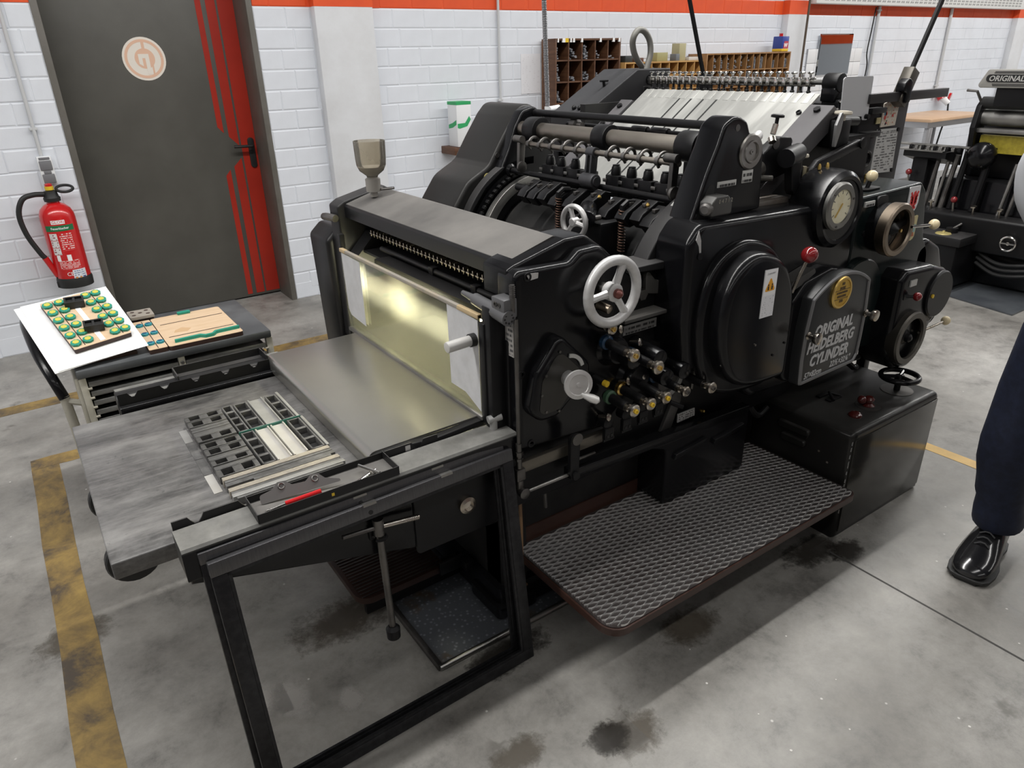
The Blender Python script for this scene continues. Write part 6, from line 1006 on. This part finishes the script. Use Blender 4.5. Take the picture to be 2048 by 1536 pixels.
d4 = thing('die_block', 'small grey brown block with punched holes behind the narrow die board', 'block', (.33, 3.31, .7002)); put(M().prism(rrect(.285, .372, 3.262, 3.358, .004), .7002, .722, 'z'), 'block_body', BURN, d4); put(M().prism(rrect(.281, .376, 3.258, 3.362, .006), .722, .735, 'z', .002, 2, False, True), 'block_top', mat('grey_foam', (.30, .27, .23), .7), d4)
for x, y in ((.30, 3.285), (.355, 3.285), (.30, 3.335), (.355, 3.335), (.328, 3.31)): put(M().prism(circ(x, y, .009, 8), .735, .7354, 'z'), 'hole', BURN, d4)
# ================================================================== second press on the right
P2_ = thing('platen_press', 'black platen printing press with silver name plate at the right edge', 'printing press', (6.4, 2.4, 0))
def q2(m, name, mt, parent=None, **k): return put(m, name, mt, parent or P2_, **k)
q2(M().box(6.0, 6.9, 1.75, 2.80, .02, .78, .02), 'press_body', BLK); q2(M().box(6.15, 6.8, 1.85, 2.70, .78, 1.18, .02), 'press_head', BLKS)
q2(M().prism(fillet([(5.84, .29), (5.80, .545), (5.95, .56), (6.0, .29)], .02, 3), 1.70, 2.84, 'y', .01), 'ink_trough', BLKS)
sgn = q2(M().prism(fillet([(1.90, 1.425), (2.62, 1.425), (2.56, 1.545), (1.96, 1.545)], .02, 4), 5.86, 5.89, 'x', .006), 'name_sign', mat('sign_silver', (.42, .41, .38), .4, .5))
q2(M().prism(rrect(1.95, 2.562, 1.462, 1.512, .024, 6), 5.856, 5.862, 'x'), 'sign_band', BLACKINK, sgn)
for z in (1.522, 1.530, 1.449, 1.440): q2(M().box(5.857, 5.862, 1.98, 2.535 - abs(z - 1.485) * .5, z - .0022, z + .0022), 'sign_line', BLACKINK, sgn)
xf = Matrix(((0, 0, -1, 5.855), (-1, 0, 0, 2.545), (0, 1, 0, 1.470), (0, 0, 0, 1))); text('ORIGINAL HEIDELBERG', .050, mat('sign_letter', (.62, .61, .58), .4, .4), 'lettering', sgn, xf, .001, .2, .0008, .98)
q2(M().box(5.90, 5.96, 2.08, 2.50, 1.30, 1.45, .01), 'sign_post', BLKS); q2(M().cyl((5.98, 1.80, 1.32), (5.98, 2.60, 1.32), .042, n=24), 'ink_roller', RUBBER); q2(M().cyl((6.02, 1.80, 1.22), (6.02, 2.58, 1.22), .058, n=28), 'ink_drum', STEEL); q2(M().box(5.93, 6.0, 1.80, 2.58, 1.12, 1.15, .004), 'ink_rail', STEEL); q2(M().box(5.98, 6.03, 1.84, 2.56, .98, 1.10), 'yellow_guard', mat('yellow_mesh', (.42, .34, .03), .5, 0, (.30, .24, .02), 40))
m = M(); m.prism(fillet([(5.94, .98), (5.90, 1.15), (5.93, 1.30), (5.99, 1.36), (6.06, 1.30), (6.04, .98)], .03, 4), 2.58, 2.615, 'y', .005); q2(m, 'roller_cheek', BLKS)
q2(M().tube([(5.95, 2.60, 1.33), (5.90, 2.62, 1.40), (5.90, 2.69, 1.405)], .010, 8), 'roller_crank', STEELD)
for y, z0, z1, r, mt in ((2.835, .55, 1.0, .018, STEELD), (2.76, .53, .98, .014, STEEL), (2.71, .54, .95, .02, STEELD), (2.30, .53, .92, .014, STEEL), (2.24, .53, .90, .012, STEELD), (2.48, .56, 1.02, .026, BLKS), (2.64, .56, .98, .024, BLKS)): q2(M().cyl((5.93, y, z0), (5.97, y - .03, z1), r, n=10), 'press_bar', mt)
tyy = q2(M().prism([(5.80, .975), (5.80, .985), (6.10, .99), (6.10, .96)], 2.72, 3.06, 'y', .002), 'delivery_table', STEEL); q2(M().prism([(5.82, .93), (5.82, .975), (6.08, .975), (6.08, .86)], 2.70, 3.02, 'y'), 'table_apron', BLKS, tyy); q2(M().cyl((5.83, 2.55, 1.02), (5.83, 3.06, 1.02), .010, n=10), 'delivery_rod', STEEL, tyy)
for k in range(9): q2(M().box(5.81, 5.86, 2.60 + k * .045, 2.622 + k * .045, .985, 1.015, .003), 'delivery_finger', STEEL if k % 2 else BLKS, tyy)
q2(M().box(5.90, 6.10, 2.86, 2.98, .10, .93, .01), 'delivery_column', BLKS); q2(M().ball((5.93, 2.50, .96), .10, 20, (.8, 1, 1)), 'gear_dome', BLK)
for y, z in ((2.96, .80), (2.58, .635), ): o = q2(M().cyl((5.86, y, z - .08), (5.84, y, z), .008, n=8), 'control_lever', STEEL); q2(M().ball((5.84, y, z + .01), .024, 14), 'red_ball', RED, o)
for y in (2.44, 2.75, 2.26): q2(M().lathe((5.87, y, .55), (-.2, 0, 1), [(.008, 0), (.008, .05), (.022, .055), (.022, .065)], 12), 'thumb_screw', NICKEL)
m = M(); m.torus((5.78, 2.125, .40), (-1, 0, 0), .05, .008, 24, 8); m.cyl((5.78, 2.125, .40), (5.85, 2.125, .40), .012, n=10); m.cyl((5.78, 2.075, .40), (5.78, 2.175, .40), .006, n=8); q2(m, 'side_handwheel', CHROME)
for zz in (.26, .22, .18): q2(M().tube(smooth([(5.90, 2.35, zz + .02), (5.86, 2.2, zz - .03), (5.86, 2.05, zz - .02), (5.9, 1.85, zz + .03)], 5), .014, 8), 'press_cable', RUBBER)
bx = thing('switch_box', 'black pedestal switch box with lever and brass dial plate before the platen press', 'switch box', (5.8, 2.5, 0)); put(M().box(5.60, 5.98, 2.38, 2.66, .04, .36, .01), 'box_body', BLKS, bx); put(M().box(5.57, 6.02, 2.35, 2.69, .36, .425, .008), 'box_lid', BLKD, bx); put(M().box(5.62, 5.70, 2.42, 2.60, .0, .05), 'foot', BLKS, bx); put(M().box(5.88, 5.96, 2.42, 2.60, .0, .05), 'foot', BLKS, bx)
put(M().lathe((5.66, 2.52, .425), (0, 0, 1), [(.055, 0), (.05, .006), (.012, .010), (.008, .022)], 24), 'brass_dial', mat('dial_brass', (.50, .42, .17), .5, .3), bx); put(M().cyl((5.74, 2.50, .425), (5.74, 2.50, .46), .04, n=16), 'lever_base', BLKS, bx); o = put(M().cyl((5.74, 2.50, .45), (5.92, 2.44, .53), .010, n=10), 'lever_rod', STEEL, bx); put(M().ball((5.93, 2.437, .535), .022, 14), 'red_ball', RED, o)
tag(put(M().prism([(5.45, 1.86), (7.4, 1.86), (7.4, 3.3), (5.75, 3.3)], .0, .012, 'z', .003), 'floor_mat', mat('steel_floor_plate', (.10, .11, .125), .35, .4, (.16, .175, .19), 3)), 'dark steel floor plate under the platen press', 'floor plate')
# ================================================================== bystander at the right edge
JEAN = mat('navy_denim', (.004, .007, .022), .8, 0, (.008, .013, .036), 40, bmp=.15); SHO = mat('black_leather', (.010, .010, .011), .16, 0, coat=.6); SHIRT = mat('pale_grey_shirt', (.60, .61, .64), .8); SKIN = mat('skin', (.50, .29, .20), .5); HAIR = mat('dark_hair', (.03, .02, .015), .6)
pe = thing('person', 'person in dark blue jeans and polished black lace-up shoes standing at the right edge', 'person', (2.55, .66, 0))
def oval(c, rx, ry, n=20, ph=0.0, wr=0.0):
    return [(c[0] + rx * math.cos(2 * PI * k / n + ph) * (1 + wr * math.sin(5 * 2 * PI * k / n + c[2] * 40)), c[1] + ry * math.sin(2 * PI * k / n + ph) * (1 + wr * math.cos(3 * 2 * PI * k / n + c[2] * 60)), c[2]) for k in range(n)]
# body under the clothes: one continuous skinned figure
sk = bpy.data.meshes.new('body'); J = [(2.50, .55, .98), (2.49, .55, 1.20), (2.48, .55, 1.42), (2.47, .55, 1.50), (2.45, .55, 1.62), (2.44, .55, 1.74), (2.52, .70, .95), (2.53, .762, .52), (2.635, .765, .12), (2.50, .42, .95), (2.49, .36, .52), (2.56, .36, .10), (2.55, .74, 1.42), (2.66, .84, 1.14), (2.64, .78, .90), (2.63, .77, .83), (2.53, .36, 1.42), (2.58, .28, 1.14), (2.52, .28, .90), (2.50, .28, .83)]
E_ = [(0, 1), (1, 2), (2, 3), (3, 4), (4, 5), (0, 6), (6, 7), (7, 8), (0, 9), (9, 10), (10, 11), (2, 12), (12, 13), (13, 14), (14, 15), (2, 16), (16, 17), (17, 18), (18, 19)]
rad = [.11, .10, .11, .055, .07, .065, .08, .05, .035, .08, .05, .035, .055, .042, .03, .032, .055, .042, .03, .032]
for i_ in range(4):
    for hand, sgn_ in ((15, 1), (19, -1)):
        b_ = Vector(J[hand]); y = (i_ - 1.5) * .017; J.append((b_.x + y, b_.y, b_.z - .048)); J.append((b_.x + y - .012, b_.y - sgn_ * .01, b_.z - .088 + abs(i_ - 1.3) * .006)); E_ += [(hand, len(J) - 2), (len(J) - 2, len(J) - 1)]; rad += [.0095, .008]
for hand, sgn_ in ((15, -1), (19, 1)):
    b_ = Vector(J[hand]); J.append((b_.x - .036, b_.y, b_.z - .012)); J.append((b_.x - .046, b_.y + sgn_ * .01, b_.z - .052)); E_ += [(hand, len(J) - 2), (len(J) - 2, len(J) - 1)]; rad += [.011, .009]
off_ = Vector((2.55, .66, 0)); sk.from_pydata([tuple(Vector(j) - off_) for j in J], E_, []); bo = link(sk, 'body', SKIN, pe); md_ = bo.modifiers.new('skin', 'SKIN')
for i_, v_ in enumerate(sk.skin_vertices[0].data): v_.radius = (rad[i_], rad[i_]); v_.use_root = (i_ == 0)
bo.modifiers.new('sub', 'SUBSURF').render_levels = 2
hd2 = M(); hd2.ball((2.43, .55, 1.715), .085, 24, (1.08, .86, 1.32)); hd2.ball((2.345, .55, 1.705), .018, 10, (1.0, .7, 1.3)); hd2.ball((2.44, .625, 1.71), .022, 10, (.7, .4, 1.2)); hd2.ball((2.44, .475, 1.71), .022, 10, (.7, .4, 1.2)); hx = put(hd2, 'head', SKIN, pe); m = M(); m.ball((2.445, .55, 1.745), .092, 24, (1.06, .92, 1.15)); hr = put(m, 'hair', HAIR, hx)
m = M(); m.ball((2.352, .58, 1.725), .009, 8); m.ball((2.352, .52, 1.725), .009, 8); put(m, 'eyes', BLACKINK, hx); put(M().box(2.346, 2.352, .528, .572, 1.652, 1.66, .002), 'mouth', mat('lip', (.35, .12, .1), .5), hx)
tr_ = M()
tr_.loft([oval(c, rx, ry, 22, 0, .025) for c, rx, ry in (((2.655, .765, .118), .098, .078), ((2.650, .765, .13), .10, .080), ((2.625, .767, .19), .096, .076), ((2.620, .768, .235), .088, .074), ((2.615, .77, .265), .100, .082), ((2.590, .77, .33), .090, .080), ((2.560, .768, .41), .098, .086), ((2.530, .762, .50), .104, .088), ((2.525, .758, .58), .100, .088), ((2.530, .75, .70), .102, .092), ((2.515, .725, .82), .112, .10), ((2.51, .70, .92), .122, .115), ((2.50, .64, 1.0), .135, .14), ((2.50, .58, 1.03), .13, .12))])
tr_.loft([oval(c, rx, ry, 22, 0, .025) for c, rx, ry in (((2.58, .36, .085), .098, .080), ((2.565, .36, .17), .096, .078), ((2.54, .36, .25), .100, .084), ((2.52, .36, .40), .104, .088), ((2.50, .37, .58), .102, .09), ((2.50, .40, .82), .115, .105), ((2.50, .44, .92), .125, .12), ((2.50, .50, 1.0), .135, .14), ((2.50, .55, 1.03), .13, .12))])
put(tr_, 'jeans', JEAN, pe, sharp=60)
sm = M(); sm.loft([oval(c, rx, ry, 26, 0, .012) for c, rx, ry in (((2.50, .56, .93), .150, .205), ((2.50, .56, 1.05), .145, .195), ((2.49, .56, 1.20), .145, .195), ((2.48, .56, 1.36), .145, .205), ((2.475, .56, 1.46), .125, .18), ((2.47, .56, 1.51), .075, .09), ((2.465, .56, 1.53), .06, .065))]); put(sm, 'shirt', SHIRT, pe, sharp=60)
sl_ = M(); sl_.tube(smooth([(2.50, .70, 1.46), (2.53, .83, 1.44), (2.555, .90, 1.38), (2.575, .90, 1.28), (2.64, .85, 1.14), (2.64, .79, .93)], 5), [.075, .074, .073, .071, .070, .068, .067, .066, .065, .064, .063, .062, .061, .06, .06, .06, .058, .056, .054, .052, .05, .048, .046, .045, .044, .043], 16); put(sl_, 'sleeve', SHIRT, pe, sharp=60)
sl_ = M(); sl_.tube(smooth([(2.49, .42, 1.45), (2.53, .335, 1.40), (2.56, .29, 1.28), (2.58, .275, 1.15), (2.55, .275, 1.05), (2.52, .28, .93)], 5), .058, 16); put(sl_, 'sleeve', SHIRT, pe, sharp=60)
def shoe(cx, cy, rz):
    mx = Matrix.Translation((cx, cy, 0)) @ Matrix.Rotation(rz, 4, 'Z') @ Matrix.Diagonal((1.07, 1.07, 1.03, 1))   # toe towards -x, heel at +x
    def ring(x, w_, z0, z1, tp=.8): 
        n = 14; out = []
        for k in range(n):
            a = 2 * PI * k / n; yy = math.cos(a) * w_ * 1.12; zz = math.sin(a); zz = z0 + (z1 - z0) * (.5 + .5 * zz); f = 1 if math.sin(a) < 0 else (1 - (1 - tp) * math.sin(a) ** 2)
            out.append(mx @ Vector((x, yy * f, zz)))
        return out
    u = M(); u.loft([ring(x, w_, .020, z1, tp) for x, w_, z1, tp in ((-.192, .018, .036, .8), (-.188, .034, .048, .8), (-.172, .047, .062, .8), (-.14, .054, .070, .75), (-.10, .056, .078, .7), (-.06, .054, .093, .6), (-.02, .050, .112, .6), (.02, .046, .125, .65), (.06, .043, .128, .7), (.09, .040, .122, .75), (.108, .032, .10, .8), (.114, .018, .07, .8))])
    up_ = put(u, 'shoe', SHO, pe, sharp=70)
    s = M(); out = []
    for x, w_ in ((-.198, .022), (-.192, .042), (-.172, .055), (-.13, .061), (-.08, .060), (-.03, .050), (.01, .046), (.06, .049), (.10, .044), (.116, .026)): out.append((x, w_ * 1.12))
    pol = [(x, w_) for x, w_ in out] + [(x, -w_) for x, w_ in out[::-1]]
    s.prism(pol, .010, .022, 'z', .003, 2, True, True, mtx=mx); s.prism([(-.193, .03), (-.17, .05), (-.08, .055), (-.05, .045), (-.05, -.045), (-.08, -.055), (-.17, -.05), (-.193, -.03)], .0005, .012, 'z', 0, mtx=mx); s.prism([(.03, .045), (.10, .040), (.114, .022), (.114, -.022), (.10, -.040), (.03, -.045)], .0005, .012, 'z', 0, mtx=mx); put(s, 'sole', RUBBER, up_)
    l_ = M()
    for k in range(4): x = -.075 + k * .021; z = .090 + k * .0105; l_.tube([mx @ Vector((x, -.022, z - .006)), mx @ Vector((x, -.006, z + .007)), mx @ Vector((x, .006, z + .007)), mx @ Vector((x, .022, z - .006))], .0032, 6)
    put(l_, 'laces', mat('lace', (.035, .035, .037), .6), up_); put(M().prism([(-.07, .03), (.03, .036), (.03, .040), (-.075, .034)], .06, .075, 'z', 0, mtx=mx), 'seam', BLACKINK, up_)
shoe(2.588, .760, .16); shoe(2.57, .36, -.1)
